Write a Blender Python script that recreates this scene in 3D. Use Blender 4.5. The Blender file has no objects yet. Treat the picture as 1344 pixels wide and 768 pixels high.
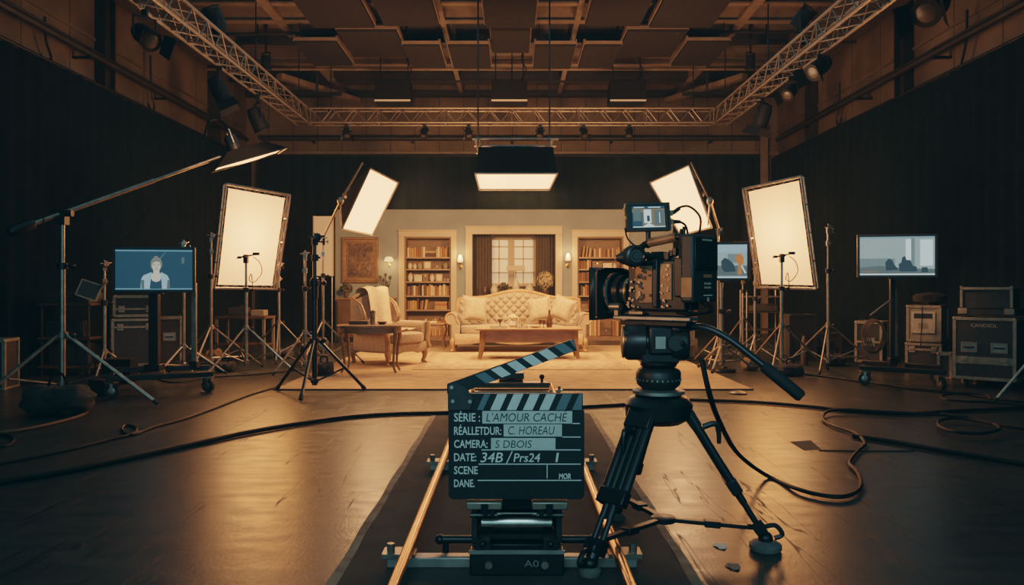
import bpy, bmesh, math, random
from mathutils import Vector, Matrix, noise
random.seed(7)
PI = math.pi; HAZE = .0017
C = bpy.context.scene.collection
F, H, HY = 1050.0, 1.2, 375.0          # focal length in pixels, eye height, horizon row

def W(px, py, d):
    return Vector(((px-672)*d/F, d, H-(py-HY)*d/F))
def G(px, py):                          # a point of the floor
    d = H*F/(py-HY)
    return Vector(((px-672)*d/F, d, 0))

# ------------------------------------------------------------------ materials
def mat(name, col, rough=.6, metal=0, var=0, vscale=6, bump=0, bscale=60, emit=0, ecol=None, sheen=0, spec=None, seams=None, stretch=None):
    m = bpy.data.materials.new(name); m.use_nodes = True
    nt = m.node_tree; b = nt.nodes['Principled BSDF']
    c4 = (*col, 1)
    b.inputs['Base Color'].default_value = c4
    b.inputs['Roughness'].default_value = rough
    b.inputs['Metallic'].default_value = metal
    if spec is not None: b.inputs['Specular IOR Level'].default_value = spec
    if sheen: b.inputs['Sheen Weight'].default_value = sheen
    tc = nt.nodes.new('ShaderNodeTexCoord')
    src = tc.outputs['Object']
    if stretch:
        mp = nt.nodes.new('ShaderNodeMapping'); mp.inputs['Scale'].default_value = stretch
        nt.links.new(src, mp.inputs['Vector']); src = mp.outputs['Vector']
    last = None
    if var:
        n = nt.nodes.new('ShaderNodeTexNoise'); n.inputs['Scale'].default_value = vscale; n.inputs['Detail'].default_value = 6
        nt.links.new(src, n.inputs['Vector'])
        r = nt.nodes.new('ShaderNodeValToRGB')
        r.color_ramp.elements[0].position = .3; r.color_ramp.elements[1].position = .7
        r.color_ramp.elements[0].color = tuple(x*(1-var) for x in col)+(1,)
        r.color_ramp.elements[1].color = tuple(min(1, x*(1+var)) for x in col)+(1,)
        nt.links.new(n.outputs['Fac'], r.inputs['Fac']); last = r.outputs['Color']
    if seams:                           # thin dark lines every period along an axis
        ax, period, width, dark = seams
        sp = nt.nodes.new('ShaderNodeSeparateXYZ'); nt.links.new(tc.outputs['Object'], sp.inputs[0])
        d = nt.nodes.new('ShaderNodeMath'); d.operation = 'DIVIDE'; d.inputs[1].default_value = period; nt.links.new(sp.outputs[ax], d.inputs[0])
        f = nt.nodes.new('ShaderNodeMath'); f.operation = 'FRACT'; nt.links.new(d.outputs[0], f.inputs[0])
        l = nt.nodes.new('ShaderNodeMath'); l.operation = 'LESS_THAN'; l.inputs[1].default_value = width/period; nt.links.new(f.outputs[0], l.inputs[0])
        mx = nt.nodes.new('ShaderNodeMix'); mx.data_type = 'RGBA'
        nt.links.new(l.outputs[0], mx.inputs['Factor'])
        if last: nt.links.new(last, mx.inputs['A'])
        else: mx.inputs['A'].default_value = c4
        mx.inputs['B'].default_value = tuple(x*dark for x in col)+(1,)
        last = mx.outputs['Result']
    if last: nt.links.new(last, b.inputs['Base Color'])
    if bump:
        n2 = nt.nodes.new('ShaderNodeTexNoise'); n2.inputs['Scale'].default_value = bscale; n2.inputs['Detail'].default_value = 4
        nt.links.new(src, n2.inputs['Vector'])
        bp = nt.nodes.new('ShaderNodeBump'); bp.inputs['Strength'].default_value = bump; bp.inputs['Distance'].default_value = .02
        nt.links.new(n2.outputs['Fac'], bp.inputs['Height']); nt.links.new(bp.outputs['Normal'], b.inputs['Normal'])
    if emit:
        b.inputs['Emission Color'].default_value = (*(ecol or col), 1)
        b.inputs['Emission Strength'].default_value = emit
    return m

GLOW = (1.0, .66, .34)
def glow(name, s, col=GLOW, one_sided=False):
    """A lit diffuser: emission from its face only when one_sided."""
    m = mat(name, (.45, .42, .36), .8, emit=s, ecol=col)
    if one_sided:
        nt = m.node_tree; b = nt.nodes['Principled BSDF']
        g = nt.nodes.new('ShaderNodeNewGeometry')
        mm = nt.nodes.new('ShaderNodeMath'); mm.operation = 'MULTIPLY_ADD'
        nt.links.new(g.outputs['Backfacing'], mm.inputs[0]); mm.inputs[1].default_value = -s; mm.inputs[2].default_value = s
        nt.links.new(mm.outputs[0], b.inputs['Emission Strength'])
    return m

M = dict(
 wall=mat('building_wall', (.125,.092,.062), .85, var=.35, vscale=1.3, bump=.25, bscale=25),
 wall_seam_y=mat('side_wall_panels', (.125,.092,.062), .85, var=.4, vscale=1.1, bump=.2, bscale=25, seams=(1, 1.22, .03, .35)),
 wall_seam_x=mat('back_wall_panels', (.125,.092,.062), .85, var=.4, vscale=1.1, bump=.2, bscale=25, seams=(0, .62, .025, .35)),
 ceil=mat('ceiling_board', (.115,.084,.055), .9, var=.4, vscale=1.0, bump=.3, bscale=30, seams=(1, 1.9, .04, .3)),
 beam=mat('pale_steel', (.19,.135,.088), .6, var=.25, vscale=4),
 darksteel=mat('dark_steel', (.03,.026,.022), .5, .3, var=.3),
 duct=mat('duct_sheet', (.09,.07,.05), .6, .2, var=.2, vscale=2),
 drape=mat('black_drape', (.006,.0105,.012), .95, var=.2, vscale=3, spec=.06),
 acoustic=mat('acoustic_felt', (.028,.024,.019), .95, var=.15, vscale=9, bump=.2, bscale=200, spec=.1),
 truss=mat('truss_aluminium', (.27,.215,.165), .45, .7, var=.15, vscale=8),
 black=mat('black_plastic', (.012,.013,.014), .45, var=.2, vscale=30),
 blackmetal=mat('black_metal', (.014,.015,.017), .38, .4, var=.25, vscale=20),
 satin=mat('satin_black', (.02,.021,.023), .3, .2),
 rubber=mat('black_rubber', (.01,.01,.01), .75),
 greyrubber=mat('grey_rubber', (.10,.10,.095), .7, var=.2, vscale=30),
 chrome=mat('chrome', (.55,.5,.44), .25, 1, var=.15, vscale=20),
 dullchrome=mat('dull_chrome', (.33,.28,.23), .38, .9, var=.25, vscale=14),
 copper=mat('rail_tube', (.5,.29,.15), .3, 1, var=.12, vscale=9),
 alu=mat('aluminium', (.36,.34,.31), .42, .8, var=.2, vscale=12),
 aluwarm=mat('case_edging', (.30,.235,.165), .5, .55, var=.25, vscale=14),
 casepanel=mat('case_panel', (.022,.019,.016), .6, var=.3, vscale=20, bump=.1, bscale=160),
 casesilver=mat('case_silver', (.27,.215,.15), .55, .3, var=.2, vscale=12),
 label=mat('pale_label', (.42,.34,.25), .7, var=.2, vscale=30),
 lampblack=mat('lamp_black', (.008,.009,.009), .6, spec=.2),
 sand=mat('sandbag_cloth', (.017,.015,.013), .9, var=.35, vscale=14, bump=.3, bscale=90),
 sandtan=mat('brown_sandbag_cloth', (.13,.075,.035), .9, var=.35, vscale=14, bump=.3, bscale=90),
 blackcloth=mat('black_cloth', (.009,.009,.009), .95, spec=.1),
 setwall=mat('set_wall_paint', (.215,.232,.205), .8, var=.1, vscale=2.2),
 cream=mat('cream_paint', (.50,.36,.22), .55, var=.06, vscale=3),
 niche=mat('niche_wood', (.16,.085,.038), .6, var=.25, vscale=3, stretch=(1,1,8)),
 wood=mat('walnut', (.19,.10,.045), .42, var=.3, vscale=3, stretch=(2,2,9)),
 woodh=mat('polished_walnut_top', (.27,.145,.068), .48, var=.25, vscale=3, stretch=(2,9,9)),
 woodlight=mat('carved_wood', (.3,.16,.07), .45, var=.25, vscale=8),
 darkwood=mat('dark_wood', (.075,.036,.016), .5, var=.25, vscale=5),
 uphol=mat('cream_upholstery', (.255,.18,.115), .85, var=.14, vscale=24, bump=.12, bscale=140, sheen=.2),
 uphol2=mat('armchair_upholstery', (.33,.22,.13), .85, var=.2, vscale=26, bump=.12, bscale=140, sheen=.2),
 pillow=mat('cushion_fabric', (.30,.21,.13), .85, var=.22, vscale=22, bump=.3, bscale=60, sheen=.2),
 throw=mat('cream_throw', (.48,.36,.23), .9, var=.15, vscale=30, bump=.4, bscale=70),
 curtain=mat('taupe_curtain', (.115,.085,.06), .9, var=.15, vscale=9),
 gold=mat('old_gold', (.20,.10,.042), .45, .35, var=.3, vscale=14, bump=.25, bscale=70),
 goldlight=mat('gold_inlay', (.30,.17,.075), .45, .35, var=.2, vscale=14),
 brass=mat('brass', (.5,.3,.12), .35, .9),
 leaf=mat('dark_leaves', (.06,.052,.026), .7, var=.4, vscale=20),
 bloom=mat('dried_blooms', (.5,.36,.2), .8, var=.3, vscale=20),
 ceramic=mat('pale_ceramic', (.6,.48,.33), .4, var=.1, vscale=8),
 darkceramic=mat('dark_ceramic', (.06,.035,.02), .35, var=.2),
 bottle=mat('brown_bottle_glass', (.07,.028,.01), .12),
 cable=mat('cable_rubber', (.008,.009,.009), .55, spec=.15),
 cablebrown=mat('brown_cable', (.13,.07,.035), .6, spec=.15),
 shade=glow('lit_lamp_shade', 1.5, (1,.5,.2)),
 paper=mat('paper_shade', (.45,.29,.15), .8, emit=.12, ecol=(1,.6,.3)),
 cloth_glow=glow('lit_diffusion_cloth', 2.4, (1,.415,.16)),
 box_glow=glow('lit_softbox_front', 3.4, (1,.43,.175), True),
 top_glow=glow('lit_overhead_front', 3.4, (1,.43,.175), True),
 strip=mat('pale_strip', (.5,.38,.26), .6, emit=.12, ecol=(1,.6,.3)),
 lens=mat('lens_glass', (.02,.015,.012), .06, spec=.9),
 lamp_lens=mat("lamp_lens", (.07,.055,.04), .3),
 slate=mat('slate_board', (.006,.010,.010), .5, spec=.3, var=.15, vscale=12),
 slatewhite=mat('slate_white', (.72,.70,.66), .55, var=.08, vscale=20),
 slatemid=mat('slate_grey_stripe', (.10,.15,.17), .55, var=.08, vscale=20),
 tape=mat('slate_tape', (.56,.57,.53), .7, var=.1, vscale=18),
 ink=mat('marker_ink', (.008,.012,.014), .6),
 chalk=mat('slate_print', (.74,.72,.68), .7),
 whitecard=mat('white_card', (.7,.62,.48), .7),
)

def shine_through(m, t):
    """let light from behind glow through a cloth"""
    nt = m.node_tree; b = nt.nodes['Principled BSDF']; o = nt.nodes['Material Output']
    tr = nt.nodes.new('ShaderNodeBsdfTranslucent'); tr.inputs['Color'].default_value = (.85,.82,.76,1)
    mx = nt.nodes.new('ShaderNodeMixShader'); mx.inputs[0].default_value = t
    nt.links.new(b.outputs[0], mx.inputs[1]); nt.links.new(tr.outputs[0], mx.inputs[2]); nt.links.new(mx.outputs[0], o.inputs['Surface'])
shine_through(M['cloth_glow'], .6)
# carpet / rug / floor materials with more structure
def floor_mat():
    m = mat('studio_floor', (.05,.046,.04), .4)
    nt = m.node_tree; b = nt.nodes['Principled BSDF']; N = nt.nodes.new; L = nt.links.new
    tc = N('ShaderNodeTexCoord')
    n = N('ShaderNodeTexNoise'); n.inputs['Scale'].default_value = .9; n.inputs['Detail'].default_value = 8; L(tc.outputs['Object'], n.inputs['Vector'])
    r = N('ShaderNodeValToRGB'); r.color_ramp.elements[0].color = (.019,.028,.027,1); r.color_ramp.elements[1].color = (.050,.052,.046,1)
    r.color_ramp.elements[0].position = .3; r.color_ramp.elements[1].position = .72
    L(n.outputs['Fac'], r.inputs['Fac'])
    # scratches
    mp = N('ShaderNodeMapping'); mp.inputs['Scale'].default_value = (1.1, 3.2, 1); mp.inputs['Rotation'].default_value = (0,0,-.06); L(tc.outputs['Object'], mp.inputs['Vector'])
    s = N('ShaderNodeTexNoise'); s.inputs['Scale'].default_value = 3.5; s.inputs['Detail'].default_value = 9; L(mp.outputs['Vector'], s.inputs['Vector'])
    sr = N('ShaderNodeMapRange'); sr.inputs['From Min'].default_value = .35; sr.inputs['From Max'].default_value = .7; sr.inputs['To Min'].default_value = .28; sr.inputs['To Max'].default_value = .38
    L(s.outputs['Fac'], sr.inputs['Value']); L(sr.outputs['Result'], b.inputs['Roughness'])
    f = N('ShaderNodeTexNoise'); f.inputs['Scale'].default_value = 60; f.inputs['Detail'].default_value = 5
    mp2 = N('ShaderNodeMapping'); mp2.inputs['Scale'].default_value = (1, .5, 1); L(tc.outputs['Object'], mp2.inputs['Vector']); L(mp2.outputs['Vector'], f.inputs['Vector'])
    bp = N('ShaderNodeBump'); bp.inputs['Strength'].default_value = .16; bp.inputs['Distance'].default_value = .006
    L(f.outputs['Fac'], bp.inputs['Height']); L(bp.outputs['Normal'], b.inputs['Normal'])
    w = N('ShaderNodeMix'); w.data_type = 'RGBA'; w.blend_type = 'MULTIPLY'; w.inputs['Factor'].default_value = .5
    L(r.outputs['Color'], w.inputs['A']); L(s.outputs['Color'], w.inputs['B'])
    # long thin scuffs in two directions
    last = w.outputs['Result']
    for rot, sc_ in ((-.55, (9, .55, 1)), (.8, (7, .4, 1))):
        mq = N('ShaderNodeMapping'); mq.inputs['Scale'].default_value = sc_; mq.inputs['Rotation'].default_value = (0,0,rot); L(tc.outputs['Object'], mq.inputs['Vector'])
        nq = N('ShaderNodeTexNoise'); nq.inputs['Scale'].default_value = .8; nq.inputs['Detail'].default_value = 3; L(mq.outputs['Vector'], nq.inputs['Vector'])
        rq = N('ShaderNodeValToRGB'); e = rq.color_ramp.elements
        e[0].position = .585; e[0].color = (1,1,1,1); e[1].position = .605; e[1].color = (1,1,1,1); x = e.new(.595); x.color = (.35,.33,.32,1)
        L(nq.outputs['Fac'], rq.inputs['Fac'])
        mx = N('ShaderNodeMix'); mx.data_type = 'RGBA'; mx.blend_type = 'MULTIPLY'; mx.inputs['Factor'].default_value = 1
        L(last, mx.inputs['A']); L(rq.outputs['Color'], mx.inputs['B']); last = mx.outputs['Result']
        # the scuffs are duller too
        if rot < 0:
            ad = N('ShaderNodeMath'); ad.operation = 'MULTIPLY_ADD'; bw = N('ShaderNodeRGBToBW'); L(rq.outputs['Color'], bw.inputs[0])
            L(bw.outputs[0], ad.inputs[0]); ad.inputs[1].default_value = -.45; ad.inputs[2].default_value = .45
            sm = N('ShaderNodeMath'); sm.operation = 'ADD'; L(sr.outputs['Result'], sm.inputs[0]); L(ad.outputs[0], sm.inputs[1]); L(sm.outputs[0], b.inputs['Roughness'])
    L(last, b.inputs['Base Color'])
    b.inputs['Specular IOR Level'].default_value = .42
    return m
M['floor'] = floor_mat()
M['mat'] = mat('black_carpet_strip', (.036,.029,.023), .9, var=.45, vscale=4, bump=.5, bscale=220)
M['mat_edge'] = mat('worn_edge_tape', (.15,.11,.075), .8, var=.55, vscale=9)
M['rug'] = mat('woven_rug', (.52,.335,.19), .95, var=.42, vscale=11, bump=.9, bscale=60, stretch=(.35,2.2,1), spec=.1)
M['rug_border'] = mat('rug_border', (.05,.032,.02), .95)
M['rug2'] = mat('faded_rug', (.42,.265,.145), .95, var=.4, vscale=9, bump=.5, bscale=90)
M['rug2b'] = mat('faded_rug_border', (.32,.195,.105), .95, var=.35, vscale=9)

# ------------------------------------------------------------------ mesh builder
class MB:
    def __init__(s): s.v = []; s.f = []; s.mi = []; s.cur = 0
    def add(s, vs, fs):
        o = len(s.v); s.v += [tuple(v) for v in vs]
        for f in fs: s.f.append([o+i for i in f]); s.mi.append(s.cur)
        return s
    def box(s, c, size, R=None):
        hx, hy, hz = (x/2 for x in size); c = Vector(c)
        vs = [Vector((x*hx, y*hy, z*hz)) for z in (-1,1) for y in (-1,1) for x in (-1,1)]
        if R is not None: vs = [R @ v for v in vs]
        return s.add([c+v for v in vs], [(0,2,3,1),(4,5,7,6),(0,1,5,4),(2,6,7,3),(0,4,6,2),(1,3,7,5)])
    def span(s, lo, hi):
        return s.box([(a+b)/2 for a, b in zip(lo, hi)], [b-a for a, b in zip(lo, hi)])
    def tube(s, p, q, r, r2=None, n=10):
        p, q = Vector(p), Vector(q); r2 = r if r2 is None else r2
        z = (q-p).normalized(); a = z.orthogonal().normalized(); b = z.cross(a)
        vs = []
        for c, rr in ((p, r), (q, r2)):
            vs += [c + (a*math.cos(t)+b*math.sin(t))*rr for t in (2*PI*i/n for i in range(n))]
        fs = [(i, (i+1)%n, n+(i+1)%n, n+i) for i in range(n)] + [tuple(range(n-1,-1,-1)), tuple(range(n, 2*n))]
        return s.add(vs, fs)
    def path(s, pts, r, n=8, smooth=0, closed=False):
        """sweep a circle along points; r a number or a list"""
        pts = [Vector(p) for p in pts]
        rs = list(r) if isinstance(r, (list, tuple)) else [r]*len(pts)
        if smooth:
            out, ro = [], []; k = len(pts)
            for i in range(k if closed else k-1):
                if closed: p0,p1,p2,p3 = (pts[(i+j-1)%k] for j in range(4))
                else: p0,p1,p2,p3 = pts[max(i-1,0)],pts[i],pts[i+1],pts[min(i+2,k-1)]
                for j in range(smooth):
                    t = j/smooth
                    out.append(.5*((2*p1)+(p2-p0)*t+(2*p0-5*p1+4*p2-p3)*t*t+(3*p1-p0-3*p2+p3)*t**3))
                    ro.append(rs[i]*(1-t)+rs[(i+1)%k]*t)
            if not closed: out.append(pts[-1]); ro.append(rs[-1])
            pts, rs = out, ro
        k = len(pts); vs = []; a = None
        for i in range(k):
            t = (pts[(i+1)%k]-pts[i-1]) if closed else (pts[min(i+1,k-1)]-pts[max(i-1,0)])
            t = t.normalized() if t.length > 1e-9 else Vector((0,0,1))
            if a is None: a = t.orthogonal().normalized()
            a = a - t*a.dot(t)
            a = a.normalized() if a.length > 1e-6 else t.orthogonal().normalized()
            b = t.cross(a)
            vs += [pts[i]+(a*math.cos(2*PI*j/n)+b*math.sin(2*PI*j/n))*rs[i] for j in range(n)]
        fs = []
        for i in range(k if closed else k-1):
            o, o2 = i*n, ((i+1)%k)*n
            fs += [(o+j, o+(j+1)%n, o2+(j+1)%n, o2+j) for j in range(n)]
        if not closed: fs += [tuple(range(n-1,-1,-1)), tuple((k-1)*n+j for j in range(n))]
        return s.add(vs, fs)
    def lathe(s, prof, c=(0,0,0), axis=(0,0,1), n=20, caps=True):
        """profile of (radius, height) turned about axis"""
        c = Vector(c); z = Vector(axis).normalized(); a = z.orthogonal().normalized(); b = z.cross(a)
        vs = []
        for r, h in prof:
            vs += [c+z*h+(a*math.cos(2*PI*j/n)+b*math.sin(2*PI*j/n))*max(r,1e-4) for j in range(n)]
        fs = []
        for i in range(len(prof)-1):
            fs += [(i*n+j, i*n+(j+1)%n, (i+1)*n+(j+1)%n, (i+1)*n+j) for j in range(n)]
        if caps: fs += [tuple(range(n-1,-1,-1)), tuple((len(prof)-1)*n+j for j in range(n))]
        return s.add(vs, fs)
    def prism(s, poly, ext, Mx=None):
        """polygon in local XZ extruded along local Y from 0 to ext"""
        n = len(poly)
        vs = [Vector((x,0,z)) for x, z in poly]+[Vector((x,ext,z)) for x, z in poly]
        if Mx is not None: vs = [Mx @ v for v in vs]
        return s.add(vs, [tuple(range(n)), tuple(range(2*n-1,n-1,-1))]+[(i, i+n, (i+1)%n+n, (i+1)%n) for i in range(n)])
    def grid(s, fn, nu, nv, cu=False, cv=False):
        vs = [fn(i/(nu if cu else nu-1), j/(nv if cv else nv-1)) for i in range(nu) for j in range(nv)]
        fs = []
        for i in range(nu if cu else nu-1):
            for j in range(nv if cv else nv-1):
                i2, j2 = (i+1)%nu, (j+1)%nv
                fs.append((i*nv+j, i2*nv+j, i2*nv+j2, i*nv+j2))
        return s.add(vs, fs)
    def ball(s, c, r, nu=14, nv=9, e=1.0, wob=0, seed=0, R=None):
        """(super)ellipsoid; e<1 is boxier; wob adds lumps"""
        c = Vector(c); r = Vector((r,r,r)) if isinstance(r,(int,float)) else Vector(r)
        pw = lambda x: math.copysign(abs(x)**e, x)
        vs = [];
        for j in range(nv+1):
            th = -PI/2+PI*j/nv
            for i in range(nu):
                ph = 2*PI*i/nu
                v = Vector((pw(math.cos(th))*pw(math.cos(ph)), pw(math.cos(th))*pw(math.sin(ph)), pw(math.sin(th))))
                if wob: v *= 1+wob*noise.noise(v*2.3+Vector((seed*3.1,seed,0)))
                v = Vector((v.x*r.x, v.y*r.y, v.z*r.z))
                vs.append(c+(R @ v if R is not None else v))
        fs = [(j*nu+i, j*nu+(i+1)%nu, (j+1)*nu+(i+1)%nu, (j+1)*nu+i) for j in range(nv) for i in range(nu)]
        fs = fs+[tuple(range(nu-1,-1,-1)), tuple(nv*nu+i for i in range(nu))]
        return s.add(vs, fs)
    def quad(s, a, b, c, d): return s.add([a,b,c,d], [(0,1,2,3)])

def obj(name, mb, m, parent=None, bev=0, smooth=True, xf=None, label=None):
    me = bpy.data.meshes.new(name)
    vs = mb.v if xf is None else [tuple(xf @ Vector(v)) for v in mb.v]
    me.from_pydata(vs, [], mb.f); me.validate(clean_customdata=False)
    ms = m if isinstance(m, (list, tuple)) else [m]
    for x in ms: me.materials.append(M[x] if isinstance(x, str) else x)
    if len(ms) > 1 and len(me.polygons) == len(mb.mi):
        me.polygons.foreach_set('material_index', mb.mi)
    if smooth:
        me.polygons.foreach_set('use_smooth', [True]*len(me.polygons))
        me.set_sharp_from_angle(angle=math.radians(38))
    bm = bmesh.new(); bm.from_mesh(me)
    bmesh.ops.recalc_face_normals(bm, faces=bm.faces) if len(ms) < 99 and not getattr(mb, 'keep', False) else None
    bm.to_mesh(me); bm.free()
    o = bpy.data.objects.new(name, me); C.objects.link(o)
    if parent is not None: o.parent = parent
    if bev:
        b = o.modifiers.new('bevel', 'BEVEL'); b.width = bev; b.segments = 2; b.limit_method = 'ANGLE'; b.angle_limit = math.radians(40)
    if label: o['label'] = label
    return o
def tag(o, label, cat, group=None):
    o['label'] = label; o['category'] = cat
    if group: o['group'] = group
    return o
def thing(name, label, cat, loc=(0,0,0), rz=0, group=None, R=None):
    o = bpy.data.objects.new(name, None); C.objects.link(o)
    o.empty_display_size = .1
    o.location = loc; o.rotation_euler = (0,0,rz) if R is None else R.to_euler()
    return tag(o, label, cat, group)
def struct(name, mb, m, parent=None, **k):
    o = obj(name, mb, m, parent, **k)
    if parent is None: o['kind'] = 'structure'
    return o
def dup(root, loc, rz=None, label=None, group=None):
    r = root.copy(); C.objects.link(r); r.location = loc
    if rz is not None: r.rotation_euler = (0,0,rz)
    if label: r['label'] = label
    if group: r['group'] = group
    for ch in list(root.children):
        c = ch.copy(); C.objects.link(c); c.parent = r
        for g in list(ch.children):
            d = g.copy(); C.objects.link(d); d.parent = c
    return r
def text_mesh(s, w, h, origin, ux, uz, shear=0, extrude=.0006, lift=0, bold=0):
    """MB of lettering fitted to w x h; origin = lower left corner; ux, uz directions"""
    cu = bpy.data.curves.new('t', 'FONT'); cu.body = s; cu.size = 1; cu.shear = shear; cu.resolution_u = 3; cu.offset = bold
    o = bpy.data.objects.new('t', cu); C.objects.link(o)
    bpy.context.view_layer.update()
    me = bpy.data.meshes.new_from_object(o.evaluated_get(bpy.context.evaluated_depsgraph_get()))
    xs = [v.co.x for v in me.vertices]; ys = [v.co.y for v in me.vertices]
    x0, x1, y0, y1 = min(xs), max(xs), min(ys), max(ys)
    ux, uz = Vector(ux).normalized(), Vector(uz).normalized(); nrm = ux.cross(uz)
    mb = MB()
    vs = [Vector(origin)+ux*((v.co.x-x0)/(x1-x0)*w)+uz*((v.co.y-y0)/(y1-y0)*h)+nrm*lift for v in me.vertices]
    mb.add(vs, [tuple(p.vertices) for p in me.polygons]); mb.keep = True
    bpy.data.objects.remove(o); bpy.data.curves.remove(cu); bpy.data.meshes.remove(me)
    return mb
def rotz(a): return Matrix.Rotation(a, 3, 'Z')
def frame_of(x, y, z): return Matrix((x, y, z)).transposed()
# ================================================================== camera, world
cam = bpy.data.cameras.new('camera'); camo = bpy.data.objects.new('camera', cam); C.objects.link(camo)
cam.sensor_width = 36; cam.lens = 36*F/1344; cam.shift_y = -(384-HY)/1344; cam.clip_end = 100
camo.location = (0,0,H); camo.rotation_euler = (PI/2,0,0)
bpy.context.scene.camera = camo

# ================================================================== the building
ZC = 6.3
struct('floor', MB().span((-7.2,-3.2,-.2), (7.2,20.8,0)), 'floor', smooth=False)
struct('ceiling', MB().span((-7.2,-3.2,ZC), (7.2,20.8,ZC+.15)), 'ceil', smooth=False)
struct('wall_left', MB().span((-7.0,-3.2,0), (-6.75,20.6,ZC)), 'wall_seam_y', smooth=False)
struct('wall_right', MB().span((6.75,-3.2,0), (7.0,20.6,ZC)), 'wall_seam_y', smooth=False)
struct('wall_back', MB().span((-7.0,20.35,0), (7.0,20.6,ZC)), 'wall_seam_x', smooth=False)
# columns, bands
for i, (x, y) in enumerate([(-6.66,13.1),(-6.66,17.9),(6.66,13.6),(6.66,17.8),(-6.66,8.4),(6.66,8.6)]):
    m = MB(); s = -1 if x < 0 else 1
    m.span((x-.09,y-.17,0), (x+.09,y-.13,ZC)); m.span((x-.09,y+.13,0), (x+.09,y+.17,ZC)); m.span((x-.02 if s<0 else x-.0,y-.13,0), (x+.02,y+.13,ZC))
    struct('wall_column', m, 'darksteel', smooth=False)
struct('trim_1', MB().span((-6.75,20.26,4.50), (6.75,20.35,4.60)), 'beam', smooth=False)
struct('trim_2', MB().span((-6.75,20.22,5.98), (6.75,20.35,6.12)), 'darksteel', smooth=False)
struct('wall_column', MB().span((6.25,20.12,0), (6.44,20.35,5.2)), 'beam', smooth=False)
for s in (-1, 1):
    struct('trim_%d' % (3 if s < 0 else 4), MB().span((min(s*6.72,s*6.75),2,5.15), (max(s*6.72,s*6.75),20.2,5.19)), 'wall', smooth=False)
# pipes along walls
def pipe(name, pts, r, m, label, cat='pipe', **k):
    t = thing(name, label, cat)
    obj('tube', MB().path(pts, r, 10, **k), m, t)
    a, b = Vector(pts[0]), Vector(pts[-1])
    for q in (.08,.36,.64,.92):
        p = a.lerp(b,q); obj('hanger', MB().span((p.x-.012,p.y-.012,p.z-r-.01),(p.x+.012,p.y+.012,ZC-.004)).span((p.x-.02,p.y-r-.012,p.z-r-.01),(p.x+.02,p.y+r+.012,p.z-r-.003)), 'blackmetal', t)
    return t
def wallpipe(s):
    t = thing('wall_pipe_rail', 'dark pipe running along the %s side wall above the black drape' % ('left' if s < 0 else 'right'), 'pipe', (s*6.5,0,4.78))
    obj('pipe', MB().tube((0,2.5,0), (0,19.6,0), .055, n=12), 'darksteel', t)
    obj('conduit', MB().tube((s*.1,2.5,.13), (s*.1,19.6,.13), .02, n=8), 'darksteel', t)
    for y in (4.2,6.9,9.6,12.3,15,17.7): obj('bracket', MB().span((min(0,s*.25),y-.03,-.09), (max(0,s*.25),y+.03,-.055)).span((-.03,y-.03,-.09),(.03,y+.03,.07)), 'blackmetal', t)
wallpipe(-1); wallpipe(1)
t = thing('wall_pipe_rail', 'dark pipe running across the back wall below the rear truss', 'pipe', (0,20.1,4.9))
obj('pipe', MB().tube((-6.3,0,0), (6.2,0,0), .06, n=12), 'darksteel', t)
for x in (-5,-2.5,0,2.5,5): obj('bracket', MB().span((x-.03,0,-.1), (x+.03,.22,-.06)).span((x-.03,-.02,-.1),(x+.03,.02,.07)), 'blackmetal', t)
# hanging chains/cords on side walls
for i, (x, y, z0, z1, lab) in enumerate([(-6.6,11.3,4.35,5.0,'short dark chain hanging on the left wall nearest the camera'),(-6.6,14.6,4.4,5.4,'dark looped cord hanging on the left wall below the pipe'),(6.6,16.1,4.45,5.3,'dark cord hanging on the right wall under the small spotlights'),(6.6,11.6,4.3,5.2,'short dark chain hanging on the right wall nearest the camera')]):
    tag(obj('wall_chain', MB().path([(x,y,z1),(x,y+.03,(z0+z1)/2),(x,y+.16,z0+.12),(x,y+.06,z0),(x,y-.08,z0+.1)], .018, 7, smooth=5), 'blackmetal'), lab, 'cord')
# ducts
def duct(s):
    t = thing('ceiling_duct', 'grey rectangular air duct under the ceiling along the %s wall' % ('left' if s < 0 else 'right'), 'duct', (s*6.0,0,5.78))
    obj('duct_body', MB().span((-.42,3,0), (.42,16.6,.5)), 'duct', t, bev=.02)
    for y in (5,7.5,10,12.5,15): obj('flange', MB().span((-.45,y-.03,-.03), (.45,y+.03,.51)), 'darksteel', t)
duct(-1); duct(1)
# ceiling beams
for x in (-1.28, 1.2): struct('ceiling_beam', MB().span((x-.05,8,6.06), (x+.05,20.2,6.10)).span((x-.015,8,6.1),(x+.015,20.2,ZC)), 'beam', smooth=False)
for x in (-4.25, 4.2): struct('ceiling_beam', MB().span((x-.08,8,6.02), (x+.08,20.2,6.07)).span((x-.02,8,6.07),(x+.02,20.2,ZC)), 'beam', smooth=False)
for y, z, m in ((16.2,6.10,'darksteel'), (19.0,6.04,'darksteel'), (13.95,6.1,'beam'), (14.75,6.05,'beam'), (12.4,6.1,'darksteel'), (17.9,6.13,'beam')):
    struct('ceiling_beam', MB().span((-6.7,y-.07,z), (6.7,y+.07,z+.03)).span((-6.7,y-.02,z+.03),(6.7,y+.02,ZC)), m, smooth=False)
for s in (-1, 1):
    a = struct('ceiling_beam', MB().box((0,0,0), (.16,2.6,.12), rotz(s*.5)), 'beam', smooth=False); a.location = (s*4.4,18.4,5.72)
t = pipe('sprinkler_pipe', [(-6.6,17.3,5.88),(6.6,17.3,5.88)], .028, 'beam', 'thin pale pipe crossing the ceiling above the hanging dark fixtures')
t = pipe('sprinkler_pipe', [(-6.6,15.1,5.93),(-1.6,15.1,5.99)], .03, 'darksteel', 'thin dark pipe under the left half of the ceiling', 'pipe')
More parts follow.
